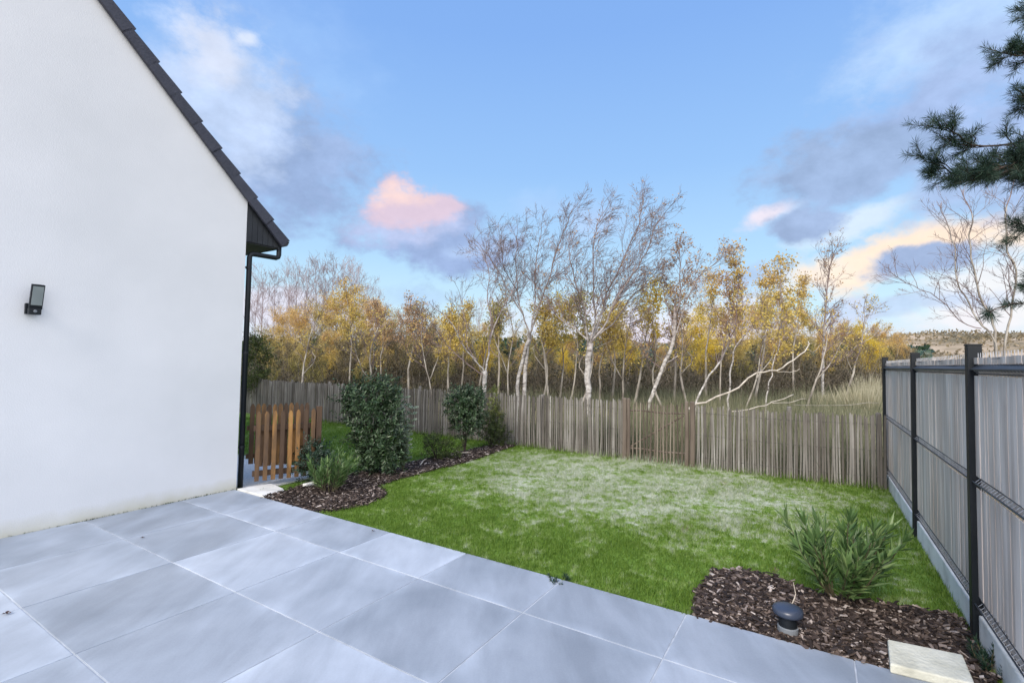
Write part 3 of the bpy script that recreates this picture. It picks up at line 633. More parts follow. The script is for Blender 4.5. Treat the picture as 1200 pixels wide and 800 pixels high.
# ------------------------------------------------------------ mulch beds
def poly_sample(poly, n, rnd):
    us_ = [p[0] for p in poly]; vs_ = [p[1] for p in poly]; o = []
    while len(o) < n:
        u, v = rnd.uniform(min(us_), max(us_)), rnd.uniform(min(vs_), max(vs_))
        if inpoly(u, v, poly): o.append((u, v))
    return o
def inpoly(u, v, poly):
    ins = False; j = len(poly)-1
    for i in range(len(poly)):
        (ui, vi), (uj, vj) = poly[i], poly[j]
        if (vi > v) != (vj > v) and u < (uj-ui)*(v-vi)/(vj-vi)+ui: ins = not ins
        j = i
    return ins
bedA = [(3.465, -5.62), (3.465, -4.66), (3.62, -4.50), (3.95, -4.40), (4.32, -4.46), (4.52, -4.66), (4.60, -4.95), (5.1, -4.98), (5.6, -4.97), (6.4, -4.92), (7.2, -4.98), (7.9, -5.06), (8.42, -5.1), (8.42, -5.5), (7.2, -5.55), (6.2, -5.6), (5.2, -5.75), (4.4, -5.75)]
bedB = [(3.465, -.70), (3.9, -.76), (4.3, -.72), (4.46, -.50), (4.40, -.2), (4.30, .1), (4.40, .45), (4.46, .80), (3.465, .80), (3.3, .8), (3.465, .78)]
bedB = bedB[:8]+[(3.465, .80)]
def bed(name, poly, n, seed):
    rnd = random.Random(seed)
    mb = MB(); n0 = 0
    cu = sum(p[0] for p in poly)/len(poly); cv = sum(p[1] for p in poly)/len(poly)
    mb.v = [tuple(W(u, v, -.014)) for u, v in poly]; mb.f = [tuple(reversed(range(len(poly))))]
    so_ = struct(name+'_soil', mb, M['soil'])
    mb = MB()
    for (u, v) in poly_sample(poly, n, rnd):
        p = W(u+rnd.gauss(0, .012) if u > UE+.06 else u, v+rnd.gauss(0, .012), -.008+abs(rnd.gauss(0, .014)))
        a = rnd.uniform(0, 2*math.pi); d = Vector((math.cos(a), math.sin(a), rnd.gauss(0, .28))).normalized()
        sd = Z.cross(d).normalized(); sd = (sd+Z*rnd.gauss(0, .35)).normalized(); nn = d.cross(sd)
        ln = rnd.uniform(.004, .026) if rnd.random() < .93 else rnd.uniform(.025, .045); wd = min(ln*.7, rnd.uniform(.003, .012)); th = rnd.uniform(.0015, .004)
        mb.obox(p, d*ln, sd*wd, nn*th)
    o = single('bark_mulch', mb, M['mulch'], None, None, W(cu, cv)); tag(o, kind='stuff')
bed('left_bed', bedA, 10500, 1); bed('right_bed', bedB, 9500, 2)

# stone slab on the right bed
P4 = [W(3.66, .33), W(3.72, .68), W(3.43, .70), W(3.47, .50)]
def gp_(px, py, z):
    r = ray(px, py); t = (z-EYE)/r.z; return Vector((r.x*t, r.y*t, z))
top = [gp_(1040, 748, .06), gp_(1128, 766, .06), gp_(1143, 801, .05), gp_(1043, 777, .05)]
mb = MB(); mb.hexa([p-Z*.05 for p in top]+top)
single('stone_slab', mb, M['stone'], 'loose cream stone slab lying on the bark chips at the terrace edge', 'stone slab', top[0]-Z*.06, bevel=.008)

# dark capped bollard light in the right bed
bp_ = W(3.57, -.165, -.01)
bl = thing('bollard_light', 'low round bollard light with a dark domed cap in the bark chips', 'bollard light', bp_)
mb = MB(); mb.lathe(bp_, [(.058, -.05), (.058, .05), (.054, .055)], 28); part('collar', mb, M['greyplastic'], bl, smooth=False)
mb = MB(); mb.lathe(bp_, [(.052, .055), (.052, .12), (.048, .125)], 28); part('body', mb, M['black_metal'], bl)
mb = MB(); mb.lathe(bp_, [(.050, .122), (.082, .125), (.086, .135), (.086, .150), (.080, .163), (.06, .172), (.03, .177), (.004, .178)], 32); part('cap', mb, M['cap'], bl, smooth=True)

# a few leaves blown onto the slabs
for (px, py, lb, sz) in ((8, 719, 'dark curled leaf lying on the slab at the left edge of the terrace', .022), (167, 630, 'small brown leaf lying on the slabs near the house wall', .016), (437, 622, 'small dark leaf lying on the slabs near the lawn edge', .015)):
    p = gp_(px, py, .004); mb = MB()
    for k in range(3):
        a = k*2.2; mb.leaf(p+Z*.001*k, Vector((math.cos(a), math.sin(a), .35)).normalized(), Z, sz*1.3, sz)
    single('fallen_leaf', mb, M['leaf_lit'], lb, 'leaf', p, group='leaves blown onto the terrace')

# ------------------------------------------------------------ grass
def grass(name, areas, seed, m):
    rs = np.random.RandomState(seed); allv = []
    for (u0, u1, v0, v1, dens, h0, h1, wd, excl) in areas:
        n = int((u1-u0)*(v1-v0)*dens); u = rs.uniform(u0, u1, n); v = rs.uniform(v0, v1, n)
        # clumps
        keep = np.ones(n, bool)
        for poly in excl:
            ins = np.zeros(n, bool); j = len(poly)-1
            for i in range(len(poly)):
                (ui, vi), (uj, vj) = poly[i], poly[j]
                if vj != vi:
                    cnd = ((vi > v) != (vj > v)) & (u < (uj-ui)*(v-vi)/(vj-vi)+ui); ins ^= cnd
                j = i
            keep &= ~ins
        u, v = u[keep], v[keep]; n = len(u)
        cl_ = .5+.5*np.sin(u*9.1+2*np.sin(v*5.3))*np.sin(v*8.3+2*np.sin(u*6.1)); hh = rs.uniform(h0, h1, n)*(.7+.5*cl_)
        base = np.outer(u, np.array(U))+np.outer(v, np.array(V)); base[:, 2] = -.03
        a = rs.uniform(0, 2*np.pi, n); lean = rs.gamma(2, .28, n)*hh
        sx = np.cos(a+1.57+rs.normal(0, .5, n))*wd; sy = np.sin(a+1.57)*wd
        tip = base+np.stack([np.cos(a)*lean, np.sin(a)*lean, hh], 1)
        b0 = base+np.stack([sx, sy, 0*sx], 1)*.5; b1 = base-np.stack([sx, sy, 0*sx], 1)*.5
        allv.append(np.stack([b0, b1, tip], 1).reshape(-1, 3))
    vv = np.concatenate(allv); o = np_mesh(name, vv, 3, m); return tag(o, kind='stuff')
ex = [bedA, bedB]
grass('lawn_grass', [(UE+.01, 4.6, -4.7, VF-.03, 10500, .025, .052, .0050, ex), (4.6, 6.2, -5.0, VF-.03, 7000, .02, .045, .006, ex), (6.2, UC+.1, -5.4, VF-.03, 5200, .02, .045, .0075, ex),
                     (4.6, UC+.1, -13.5, -5.5, 2200, .035, .065, .010, ex), (3.6, 4.6, -5.9, -5.55, 3000, .035, .065, .008, ex),
                     (UE-.010, UE+.03, -4.45, -.72, 26000, .02, .06, .005, ex), (UE-.02, UE, -3.1, -2.6, 9000, .02, .05, .005, ex), (UE-.018, UE, -1.75, -1.55, 12000, .02, .05, .005, ex)], 5, M['grass'])
# longer tufts along the foot of fences
grass('fence_grass', [(UC-.12, UC+.25, -13.5, VF-.05, 1500, .06, .16, .009, []), (4.5, 8.8, VF-.10, VF-.035, 2500, .04, .09, .007, [])], 6, M['grass'])

# ------------------------------------------------------------ plants
def rdir(rnd): 
    while True:
        d = Vector((rnd.uniform(-1, 1), rnd.uniform(-1, 1), rnd.uniform(-1, 1)))
        if .05 < d.length < 1: return d.normalized()
def shrub(name, label, base, blobs, n, leaf, m, seed, group=None, stems=8, H=1.0, cat='shrub', mstem='dark_bark', up_=.5):
    """blobs: (dx, dy, z, rx, ry, rz); leaves grow on little sprigs inside the blobs"""
    rnd = random.Random(seed); t = thing(name, label, cat, base, group); lf = MB(); sm = MB(); tot = sum(b[3]*b[4]+b[5]*b[3] for b in blobs)
    for (dx, dy, z, rx, ry, rz) in blobs:
        cnt = int(n*(rx*ry+rz*rx)/tot/6)
        for k in range(cnt):
            d = rdir(rnd); r = rnd.uniform(.35, 1.08)**.55
            r *= 1+.26*mnoise.noise(Vector((d.x*2.3, d.y*2.3, d.z*2.3+seed)))*2
            p = base+Vector((dx+d.x*rx*r, dy+d.y*ry*r, max(.03, z+d.z*rz*r)))
            out_ = (d+Z*up_+rdir(rnd)*.5).normalized()
            sl_ = leaf*rnd.uniform(1.0, 1.8)
            if r > .8: sm.tube([p, p+out_*sl_], [.0025, .0015], 3, cap=False)
            for q in range(6):
                a = q*2.4+rnd.random(); side = out_.orthogonal().normalized(); b_ = out_.cross(side)
                ld = (out_*.55+(side*math.cos(a)+b_*math.sin(a))+rdir(rnd)*.3).normalized()
                lf.leaf(p+out_*sl_*(q/6), ld, out_, leaf*rnd.uniform(.7, 1.2), leaf*.42)
    for k in range(int(len(blobs)*5)):
        bb = blobs[k % len(blobs)]; d = rdir(rnd); d.z = abs(d.z)*.8+.2; d.normalize(); p = base+Vector((bb[0]+d.x*bb[3]*.8, bb[1]+d.y*bb[4]*.8, bb[2]+d.z*bb[5]*.8)); out_ = (d+Z*.7).normalized(); Ls = H*rnd.uniform(.10, .24)
        for q in range(12):
            a = q*2.4; sd = out_.orthogonal().normalized(); b_ = out_.cross(sd); ld = (out_*.7+(sd*math.cos(a)+b_*math.sin(a))).normalized(); lf.leaf(p+out_*Ls*q/11, ld, out_, leaf*rnd.uniform(.7, 1.1), leaf*.42)
    for k in range(stems):
        a = rnd.uniform(0, 6.28); b0 = base+Vector((math.cos(a)*.008, math.sin(a)*.008, -.02)); bb = rnd.choice(blobs)
        e = base+Vector((bb[0]+rnd.uniform(-.6, .6)*bb[3], bb[1]+rnd.uniform(-.6, .6)*bb[4], bb[2]+rnd.uniform(-.2, .7)*bb[5]))
        mid = (b0+e)/2+rdir(rnd)*.04; sm.tube([b0, mid, e], [.011, .008, .004], 5)
    part('foliage', lf, M[m], t); part('stems', sm, M[mstem], t); return t
def px_base(px, py, z=-.02): return gp_(px, py, z)
b_ = px_base(437, 556)
shrub('tall_shrub', 'tall dense dark green shrub in the left bed, biggest of the shrubs', b_, [(-.06, 0, 1.05, .42, .34, .30), (0, 0, .72, .38, .32, .34), (.05, .02, .42, .30, .30, .30), (.10, .05, .25, .33, .28, .22), (-.24, 0, 1.08, .17, .2, .2), (.14, 0, 1.15, .2, .2, .22)], 8600, .062, 'laurel', 31, H=1.35)
b2 = px_base(472, 553)
t = thing('leggy_shrub', 'thin see-through shrub with sparse grey-green leaves right beside the tall dark shrub', 'shrub', b2); lf = MB(); sm = MB(); rnd = random.Random(7)
for k in range(9):
    d = Vector((rnd.uniform(-.28, .42), rnd.uniform(-.2, .2), 1)).normalized(); L_ = rnd.uniform(.6, 1.12); p = b2.copy(); pts = [p.copy()]
    for q in range(10):
        d = (d+rdir(rnd)*.08).normalized(); p = p+d*L_/10; pts.append(p.copy())
        if q > 1:
            for z_ in range(11):
                a = rnd.uniform(0, 6.28); ld = (Vector((math.cos(a), math.sin(a), .4))).normalized(); p2 = p+ld*rnd.uniform(0, .05)
                lf.leaf(p2, ld, rdir(rnd), rnd.uniform(.045, .075), .036)
    sm.tube(pts, [.006-.0005*q for q in range(11)], 4)
part('foliage', lf, M['grey_leaf'], t); part('stems', sm, M['stem'], t)
b_ = px_base(545, 531)
shrub('round_shrub', 'medium rounded blue-green shrub on short stems near the chestnut fence', b_, [(0, 0, .80, .34, .3, .28), (-.08, 0, .95, .25, .24, .22), (.12, 0, 1.0, .2, .2, .20), (.02, 0, .52, .24, .24, .22)], 4800, .058, 'laurel', 32, stems=7)
b_ = px_base(576, 524)
shrub('small_shrub', 'small olive-green shrub to the right of the rounded shrub, against the chestnut fence', b_, [(0, 0, .35, .26, .24, .30), (.12, 0, .25, .22, .2, .2), (-.1, 0, .5, .13, .13, .18)], 1500, .05, 'green_bush', 33, stems=5)
b_ = px_base(590, 521)
t = shrub('climbing_plant', 'upright pale yellow-green climber standing against the chestnut fence behind the rounded shrub', b_+Vector((-.22, .12, 0)), [(0, 0, .85, .10, .1, .3), (.03, 0, .45, .12, .1, .3)], 700, .045, 'yellow_bush', 34, stems=3)
b_ = px_base(512, 539)
shrub('low_shrub', 'low spreading mid-green shrub in the middle of the left bed', b_, [(0, 0, .2, .24, .2, .18), (.2, .05, .16, .2, .18, .14), (-.1, 0, .3, .12, .12, .12)], 1400, .045, 'green_bush', 35, stems=5)
b_ = px_base(368, 566)
shrub('dark_shrub', 'low very dark green shrub tucked behind the narrow-leaved plant by the wooden gate', b_, [(0, 0, .26, .24, .22, .24), (.12, .0, .2, .22, .2, .2), (-.02, 0, .42, .13, .13, .12)], 2600, .045, 'laurel_dark', 36, stems=5)

def oleander(name, label, base, nst, H, spread, leaf, seed, m='oleander', cat='plant', bias=Vector((0, 0, 0))):
    rnd = random.Random(seed); t = thing(name, label, cat, base); lf = MB(); sm = MB()
    for k in range(nst):
        a = rnd.uniform(0, 6.28); tl_ = rnd.uniform(.1, 1)*spread
        d = (Vector((math.cos(a)*tl_, math.sin(a)*tl_, 1))+bias).normalized(); Ls = H*rnd.uniform(.55, 1.05); p = base+Vector((math.cos(a)*.05, math.sin(a)*.05, -.02)); pts = [p.copy()]; ns = 9
        for q in range(ns):
            d = (d+Z*.04+rdir(rnd)*.06).normalized(); p = p+d*Ls/ns; pts.append(p.copy())
            if q >= 2:
                for w_ in range(4 if q < ns-1 else 7):
                    aa = rnd.uniform(0, 6.28); s_ = d.orthogonal().normalized(); b2_ = d.cross(s_)
                    open_ = rnd.uniform(.35, .8) if q < ns-1 else rnd.uniform(.15, .6)
                    ld = (d*1+(s_*math.cos(aa)+b2_*math.sin(aa))*open_*1.3).normalized(); ll = leaf*rnd.uniform(.65, 1.15)
                    # two segment leaf, drooping slightly
                    lf.leaf(p, ld, d, ll, leaf*.15, .2)
        sm.tube(pts, [.006-.0004*q for q in range(ns+1)], 5)
    part('foliage', lf, M[m], t); part('stems', sm, M['stem'], t); return t
oleander('oleander', 'bushy long-leaved green oleander in the right bed near the panel fence', px_base(985, 702), 30, .62, 1.05, .155, 41)
oleander('oleander', 'light green narrow-leaved plant in the left bed beside the wooden gate', px_base(386, 577), 22, .50, .8, .12, 42, m='oleander')
oleander('weed_tuft', 'tiny dark green weed at the foot of the panel fence by the stone slab', px_base(1168, 790), 14, .14, .8, .05, 43, m='laurel_dark', cat='weed')
oleander('weed_tuft', 'dark weed tuft at the lawn edge halfway along the terrace', px_base(655, 681), 12, .06, 1.6, .035, 44, m='laurel_dark', cat='weed')
# dry stem poking out of the chips behind the bollard
mb = MB(); p = px_base(925, 712, 0); mb.tube([p, p+Vector((.03, .0, .05)), p+Vector((.05, .01, .09))], [.004, .004, .003], 5); mb.tube([p+Vector((.05, .01, .09)), p+Vector((.045, .03, .16))], [.003, .002], 4)
single('dry_stem', mb, M['dead_wood'], 'short dry pale stem sticking out of the bark chips behind the bollard light', 'twig', p)
# pale sticks lying on the left bed
for k, (x0, y0, x1, y1) in enumerate(((528, 533, 552, 530), (492, 545, 500, 537))):
    a_ = px_base(x0, y0, .02); b_ = px_base(x1, y1, .03); mb = MB(); mb.tube([a_, (a_+b_)/2+Z*.02, b_], [.008, .01, .006], 5)
    single('fallen_stick', mb, M['dead_wood'], ('pale stick lying on the bark chips below the rounded shrub', 'pale stick lying on the bark chips right of the tall dark shrub')[k], 'stick', a_, group='sticks on the left bed')

# ------------------------------------------------------------ trees
class Tree:
    def __init__(s, seed, wind=Vector((.10, 0, .05)), thr=.02, leafsize=.05, leafp=0.0, leaflev=3, thick=1.0, leaf_from=0.0, leaf_to=99, droop=0, spreadk=1.0):
        s.r = random.Random(seed); s.T = MB(); s.Wg = MB(); s.Lf = MB(); s.wind = wind; s.thr = thr
        s.ls = leafsize; s.lp = leafp; s.ll = leaflev; s.thick = thick; s.lf0 = leaf_from; s.lf1 = leaf_to; s.sk = spreadk
    def put(s, pts, rad):
        big = rad[0] > s.thr
        (s.T if big else s.Wg).tube(pts, rad, 7 if rad[0] > .05 else (5 if big else 3), cap=big)
    def leaves(s, p, n, spread=.12):
        for _ in range(n):
            q = p+rdir(s.r)*s.r.uniform(0, spread)
            if not (s.lf0 <= q.z <= s.lf1): continue
            s.Lf.leaf(q, rdir(s.r), rdir(s.r), s.ls*s.r.uniform(.7, 1.3), s.ls*.8, .1)
    def grow(s, p, d, Ln, r, lev, nch=5, kid=.62):
        rr = s.r; ns = 4 if lev > 0 else 3; pts = [p.copy()]; rad = [r]; dirs = [d.copy()]
        rmin = .0035*s.thick
        for k in range(ns):
            d = (d+rdir(rr)*(.34 if lev < 2 else .26)+s.wind*.6).normalized(); p = p+d*(Ln/ns); pts.append(p.copy()); rad.append(max(rmin*.8, r*(1-.6*(k+1)/ns))); dirs.append(d.copy())
        s.put(pts, rad)
        if s.lp and lev <= s.ll:
            for q in pts[1:]:
                if rr.random() < s.lp: s.leaves(q, rr.randint(4, 9) if s.ls > .06 else rr.randint(2, 5), .42 if s.ls > .07 else (.28 if s.ls > .06 else .13))
        if lev <= 0: return
        for k in range(nch):
            f = rr.uniform(.22, 1.0); i = min(int(f*ns), ns-1); fr = f*ns-i; q = pts[i].lerp(pts[i+1], fr); dd = dirs[i+1]
            a = rr.uniform(0, 6.28); ang = rr.uniform(.35, .85)*s.sk; sd = dd.orthogonal().normalized(); bb = dd.cross(sd)
            nd = (dd*math.cos(ang)+(sd*math.cos(a)+bb*math.sin(a))*math.sin(ang)+Z*.12).normalized()
            s.grow(q, nd, Ln*kid*rr.uniform(.7, 1.2)*(1.1-.4*f), max(rmin, r*.55*(1-.35*f)), lev-1, nch, kid)
    def limb(s, pts, r0, r1, kids=0, kl=.9, lev=2, start=.3, nch=4, yj=0, taper_kid=True):
        pts = [Vector(p) for p in pts]
        # resample smoothly
        P = []
        for i in range(len(pts)-1):
            a = pts[max(i-1, 0)]; b = pts[i]; c_ = pts[i+1]; d = pts[min(i+2, len(pts)-1)]
            for k in range(3):
                t = k/3; P.append(.5*((2*b)+(c_-a)*t+(2*a-5*b+4*c_-d)*t*t+(3*b-a-3*c_+d)*t*t*t))
        P.append(pts[-1]); m = len(P)
        for i in range(1, m-1): P[i] = P[i]+rdir(s.r)*(.022 if r0 > .07 else r0*.25+.016)
        r0 = r0*(.60 if r0 < .062 else .68); rad = [r0+(r1-r0)*(i/(m-1))**.7 for i in range(m)]
        s.put(P, rad)
        for k in range(kids):
            f = start+(1-start)*(k+s.r.random())/kids; x = f*(m-1); i = min(int(x), m-2); q = P[i].lerp(P[i+1], x-i); dd = (P[i+1]-P[i]).normalized()
            a = s.r.uniform(0, 6.28); ang = s.r.uniform(.4, .95); sd = dd.orthogonal().normalized(); bb = dd.cross(sd)
            nd = (dd*math.cos(ang)+(sd*math.cos(a)+bb*math.sin(a))*math.sin(ang)+Z*.15).normalized()
            rl = rad[i]*.5
            s.grow(q, nd, kl*s.r.uniform(.6, 1.15)*(1.15-.4*f), max(rl, .007), lev, nch)
        if kids: s.grow(P[-1], (P[-1]-P[-2]).normalized(), kl*.7, r1, lev, nch)
    def build(s, name, label, cat, base, barkm, twigm, leafm, group=None):
        t = thing(name, label, cat, base, group)
        if s.T.v: part('trunk', s.T, barkm, t, smooth=True)
        if s.Wg.v: part('twigs', s.Wg, twigm, t)
        if s.Lf.v: part('foliage', s.Lf, leafm, t)
        return t
def base_of(px, py, Y):                      # on the ground below the pixel at this depth
    p = at(px, py, Y); return Vector((p.x, p.y, gz(p.x, p.y)-.05))
def poly(pl, Y, dy=0.0):                      # limb through pixels, drifting in depth
    n = len(pl); return [at(x, y, Y+dy*i/max(1, n-1)) for i, (x, y) in enumerate(pl)]
GB = 'birch trees behind the chestnut fence'
# the big bare birch
Y = 13.2; T = Tree(101, spreadk=1.2, wind=Vector((.12, .02, .08)), leafp=.018, leafsize=.05, leaflev=2, thick=1.1)
B0 = base_of(690, 470, Y)
T.limb([B0]+poly([(689, 455), (689, 430), (691, 402)], Y), .115, .085)
for pl, dy, r0, kd in (([(691, 402), (675, 386), (659, 376), (643, 356), (632, 338)], .8, .045, 12), ([(689, 404), (686, 380), (684, 356), (673, 327), (668, 300)], -.7, .055, 15), ([(692, 402), (697, 373), (695, 335), (697, 278), (700, 262)], .2, .05, 16),
        ([(692, 402), (711, 376), (722, 350), (741, 322), (757, 295), (768, 265)], -.5, .06, 20), ([(691, 404), (704, 372), (710, 345), (729, 307), (745, 272), (752, 246)], .9, .06, 20), ([(694, 398), (716, 380), (738, 352), (758, 330)], .4, .04, 12)):
    T.limb(poly(pl, Y, dy), r0, .012, int(kd*1.3), 1.1, 2, .22, 5)
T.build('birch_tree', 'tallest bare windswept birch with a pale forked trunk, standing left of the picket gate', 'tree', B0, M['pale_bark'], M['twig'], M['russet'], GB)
# twin-stem birch
Y = 14.2; T = Tree(102, spreadk=1.2, wind=Vector((.10, .02, .08)), leafp=.0, thick=1.1)
B0 = base_of(609, 470, Y)
T.limb([B0]+poly([(606, 452), (612, 421), (620, 398)], Y), .075, .05); T.limb([B0+Vector((.12, 0, 0))]+poly([(614, 455), (617, 415), (621, 392)], Y, .1), .085, .06)
for pl, dy, r0, kd in (([(621, 395), (612, 366), (607, 343), (604, 310), (606, 285)], .3, .045, 16), ([(621, 393), (630, 363), (643, 327), (651, 300), (662, 268), (670, 248)], -.4, .05, 18), ([(613, 368), (597, 343), (584, 317), (570, 297)], .5, .035, 12), ([(623, 385), (628, 350), (627, 310), (634, 275)], .8, .04, 15), ([(606, 340), (592, 318), (588, 290)], -.6, .03, 9)):
    T.limb(poly(pl, Y, dy), r0, .011, int(kd*1.2), 1.0, 2, .22, 5)
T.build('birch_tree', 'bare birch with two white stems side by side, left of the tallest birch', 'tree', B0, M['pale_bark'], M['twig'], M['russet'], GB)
# low forking white birch behind the round shrub
Y = 12.6; T = Tree(103, wind=Vector((.10, .02, .10)), leafp=.0, thick=1.0)
B0 = base_of(568, 470, Y)
T.limb([B0]+poly([(568, 452), (568, 435)], Y), .075, .06)
for pl, dy, r0, kd, r1 in (([(569, 436), (572, 415), (578, 384), (590, 358), (602, 338)], .3, .05, 10, .014), ([(568, 436), (557, 421), (543, 406), (536, 389), (523, 372)], -.3, .036, 5, .012), ([(566, 439), (549, 426), (532, 412), (524, 404)], .2, .028, 4, .01), ([(573, 412), (576, 376), (571, 350), (573, 317), (563, 293)], .6, .032, 14, .010), ([(558, 421), (548, 405), (546, 380), (540, 350)], .5, .022, 8, .008)):
    T.limb(poly(pl, Y, dy), r0, r1, kd, .75, 2, .35, 4)
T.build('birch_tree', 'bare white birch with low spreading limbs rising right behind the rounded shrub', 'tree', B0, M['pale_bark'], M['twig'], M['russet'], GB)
# leaning birch with russet leaves over the gate
Y = 13.6; T = Tree(104, wind=Vector((.12, .02, .12)), leafp=.07, leafsize=.06, leaflev=2, thick=1.0)
B0 = base_of(757, 475, Y)
T.limb([B0]+poly([(764, 462), (775, 435), (788, 402), (791, 374)], Y), .075, .05, 3, .5, 1, .5)
for pl, dy, r0, kd in (([(791, 374), (797, 347), (797, 315), (796, 297)], .4, .035, 15), ([(789, 399), (803, 356), (820, 325), (845, 302)], -.3, .035, 15), ([(776, 432), (765, 425), (757, 415), (750, 400)], .3, .022, 5), ([(790, 380), (780, 350), (775, 325)], .7, .025, 10)):
    T.limb(poly(pl, Y, dy), r0, .010, kd, .75, 2, .25, 4)
T.build('birch_tree', 'birch leaning to the right with a few russet leaves, rising behind the picket gate', 'tree', B0, M['pale_bark'], M['twig'], M['russet'], GB)
# slim tall bare birch near the reeds
Y = 16; T = Tree(105, wind=Vector((.05, .02, .12)), leafp=.05, leafsize=.06, leaflev=1)
B0 = base_of(964, 460, Y)
T.limb([B0]+poly([(964, 454), (965, 418), (966, 388), (969, 352), (971, 322), (976, 300)], Y), .075, .016, 30, .95, 2, .35, 4)
T.build('birch_tree', 'slim straight birch with bare top, last big trunk before the panel fence', 'tree', B0, M['pale_bark'], M['twig'], M['russet'], GB)
# birch of two leaning pale stems, left of the long bent branch
Y = 13; T = Tree(106, wind=Vector((.08, .02, .1)), leafp=.05, leafsize=.06, leaflev=2)
B0 = base_of(813, 478, Y)
T.limb([B0]+poly([(817, 468), (832, 440), (849, 413), (856, 395)], Y), .055, .02, 8, .6, 2, .6)
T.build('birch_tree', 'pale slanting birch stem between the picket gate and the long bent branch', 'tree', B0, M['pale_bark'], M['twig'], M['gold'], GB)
T = Tree(107, wind=Vector((.08, .02, .1)), leafp=.10, leafsize=.07, leaflev=2)
B0 = base_of(853, 470, 14)
T.limb([B0]+poly([(854, 457), (857, 430), (863, 405), (879, 385)], 14), .05, .02, 4, .6, 2, .6); T.limb(poly([(863, 405), (862, 370), (866, 330), (862, 312)], 14), .03, .01, 16, .7, 2, .2)
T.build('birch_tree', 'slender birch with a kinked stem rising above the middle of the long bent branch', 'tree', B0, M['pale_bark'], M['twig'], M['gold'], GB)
T = Tree(108, wind=Vector((.08, .02, .1)), leafp=.12, leafsize=.07, leaflev=2)
B0 = base_of(897, 470, 13.5)
T.limb([B0]+poly([(898, 465), (904, 440), (909, 418), (915, 394), (917, 360), (915, 330)], 13.5), .04, .010, 16, .75, 2, .45)
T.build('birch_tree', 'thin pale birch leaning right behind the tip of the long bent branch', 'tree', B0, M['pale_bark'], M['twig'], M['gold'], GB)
# long bent branch, dead, resting against the fence line
Y = 9.9; T = Tree(109, wind=Vector((.03, 0, .02)), thr=.008)
T.limb(poly([(806, 482), (816, 474), (854, 460), (887, 438), (909, 434), (931, 421), (946, 407), (947, 400)], Y, 1.0), .040, .012)
T.limb(poly([(908, 434), (925, 436), (937, 432)], Y+.8), .014, .006); T.limb(poly([(946, 408), (955, 412), (960, 404)], Y+1), .010, .005)
p0 = at(806, 482, Y); T.build('bent_branch', 'long pale bent branch slanting up to the right from behind the chestnut fence', 'branch', Vector((p0.x, p0.y, gz(p0.x, p0.y))), M['dead_wood'], M['dead_wood'], M['russet'])
T = Tree(110, thr=.006)
T.limb(poly([(858, 482), (888, 477), (911, 469), (930, 462)], 9.8, .9), .022, .010); T.limb(poly([(905, 472), (925, 471), (945, 467)], 9.9, .5), .014, .006); T.limb(poly([(930, 474), (980, 474), (1030, 472)], 10.2, .2), .010, .006)
p0 = at(858, 482, 9.8); T.build('fallen_branch', 'thin pale branch lying just behind the top of the short chestnut fence', 'branch', Vector((p0.x, p0.y, gz(p0.x, p0.y))), M['dead_wood'], M['dead_wood'], M['russet'])
# bare tree behind the panel fence
Y = 11.5; T = Tree(111, wind=Vector((-.02, 0, .06)), thick=.9)
B0 = base_of(1168, 420, Y)
T.limb([B0]+poly([(1168, 402), (1160, 370), (1143, 330), (1137, 290), (1139, 250)], Y), .055, .014, 14, 1.0, 2, .3); T.limb([B0]+poly([(1166, 402), (1150, 382), (1135, 355), (1120, 330), (1118, 290), (1110, 262)], Y, .6), .04, .012, 14, .9, 2, .3)
T.limb([B0+Vector((.15, .1, 0))]+poly([(1178, 400), (1185, 360), (1190, 320), (1178, 285), (1180, 240)], Y, -.4), .05, .014, 14, 1.0, 2, .3); T.limb(poly([(1150, 385), (1125, 375), (1100, 350), (1070, 335), (1052, 325)], Y, .5), .024, .008, 12, .7, 2, .15)
T.build('bare_tree', 'bare many-stemmed tree behind the panel fence at the right edge, below the pine', 'tree', B0, M['slim_bark'], M['twig'], M['russet'])

# slim trunks with yellow tops in front of the wood
rnd = random.Random(77)
slims = [(526, 455, 15.5, 380, 'gold', 0), (541, 455, 17, 375, 'gold', .3), (583, 455, 16, 372, 'olive', .2), (635, 458, 15, 372, 'gold', .3), (655, 458, 16.5, 368, 'yellow', .2), (668, 460, 15, 365, 'olive', .5), (704, 460, 15.5, 385, 'gold', .4), (717, 460, 17.5, 372, 'gold', .2),
         (741, 460, 15.2, 350, 'yellow', .5), (790, 460, 16, 350, 'russet', .4), (828, 458, 17, 338, 'gold', .2), (843, 458, 15.5, 345, 'russet', .4), (884, 455, 17, 335, 'gold', .3), (930, 452, 18, 342, 'gold', .2), (450, 455, 17, 372, 'russet', -.3), (480, 455, 16, 375, 'russet', .3), (408, 450, 18, 350, 'gold', .1)]
cwords = {'gold': 'golden', 'yellow': 'bright yellow', 'olive': 'olive-yellow', 'russet': 'russet'}
where = ['just right of the rounded shrub\'s left side', 'behind the left edge of the rounded shrub', 'just right of the low forking white birch', 'just right of the two white birch stems', 'midway between the twin birch stems and the tallest birch', 'close to the left of the tallest birch', 'just right of the tallest birch trunk', 'second right of the tallest birch trunk', 'left of the picket gate, under the brightest yellow crown', 'behind the right post of the picket gate', 'behind the start of the long bent branch', 'second behind the start of the long bent branch', 'above the middle of the long bent branch', 'right of the tip of the long bent branch', 'directly above the tall dark shrub', 'right of the tall dark shrub', 'left of the tall dark shrub']
where[0] = 'between the tall dark shrub and the rounded shrub'
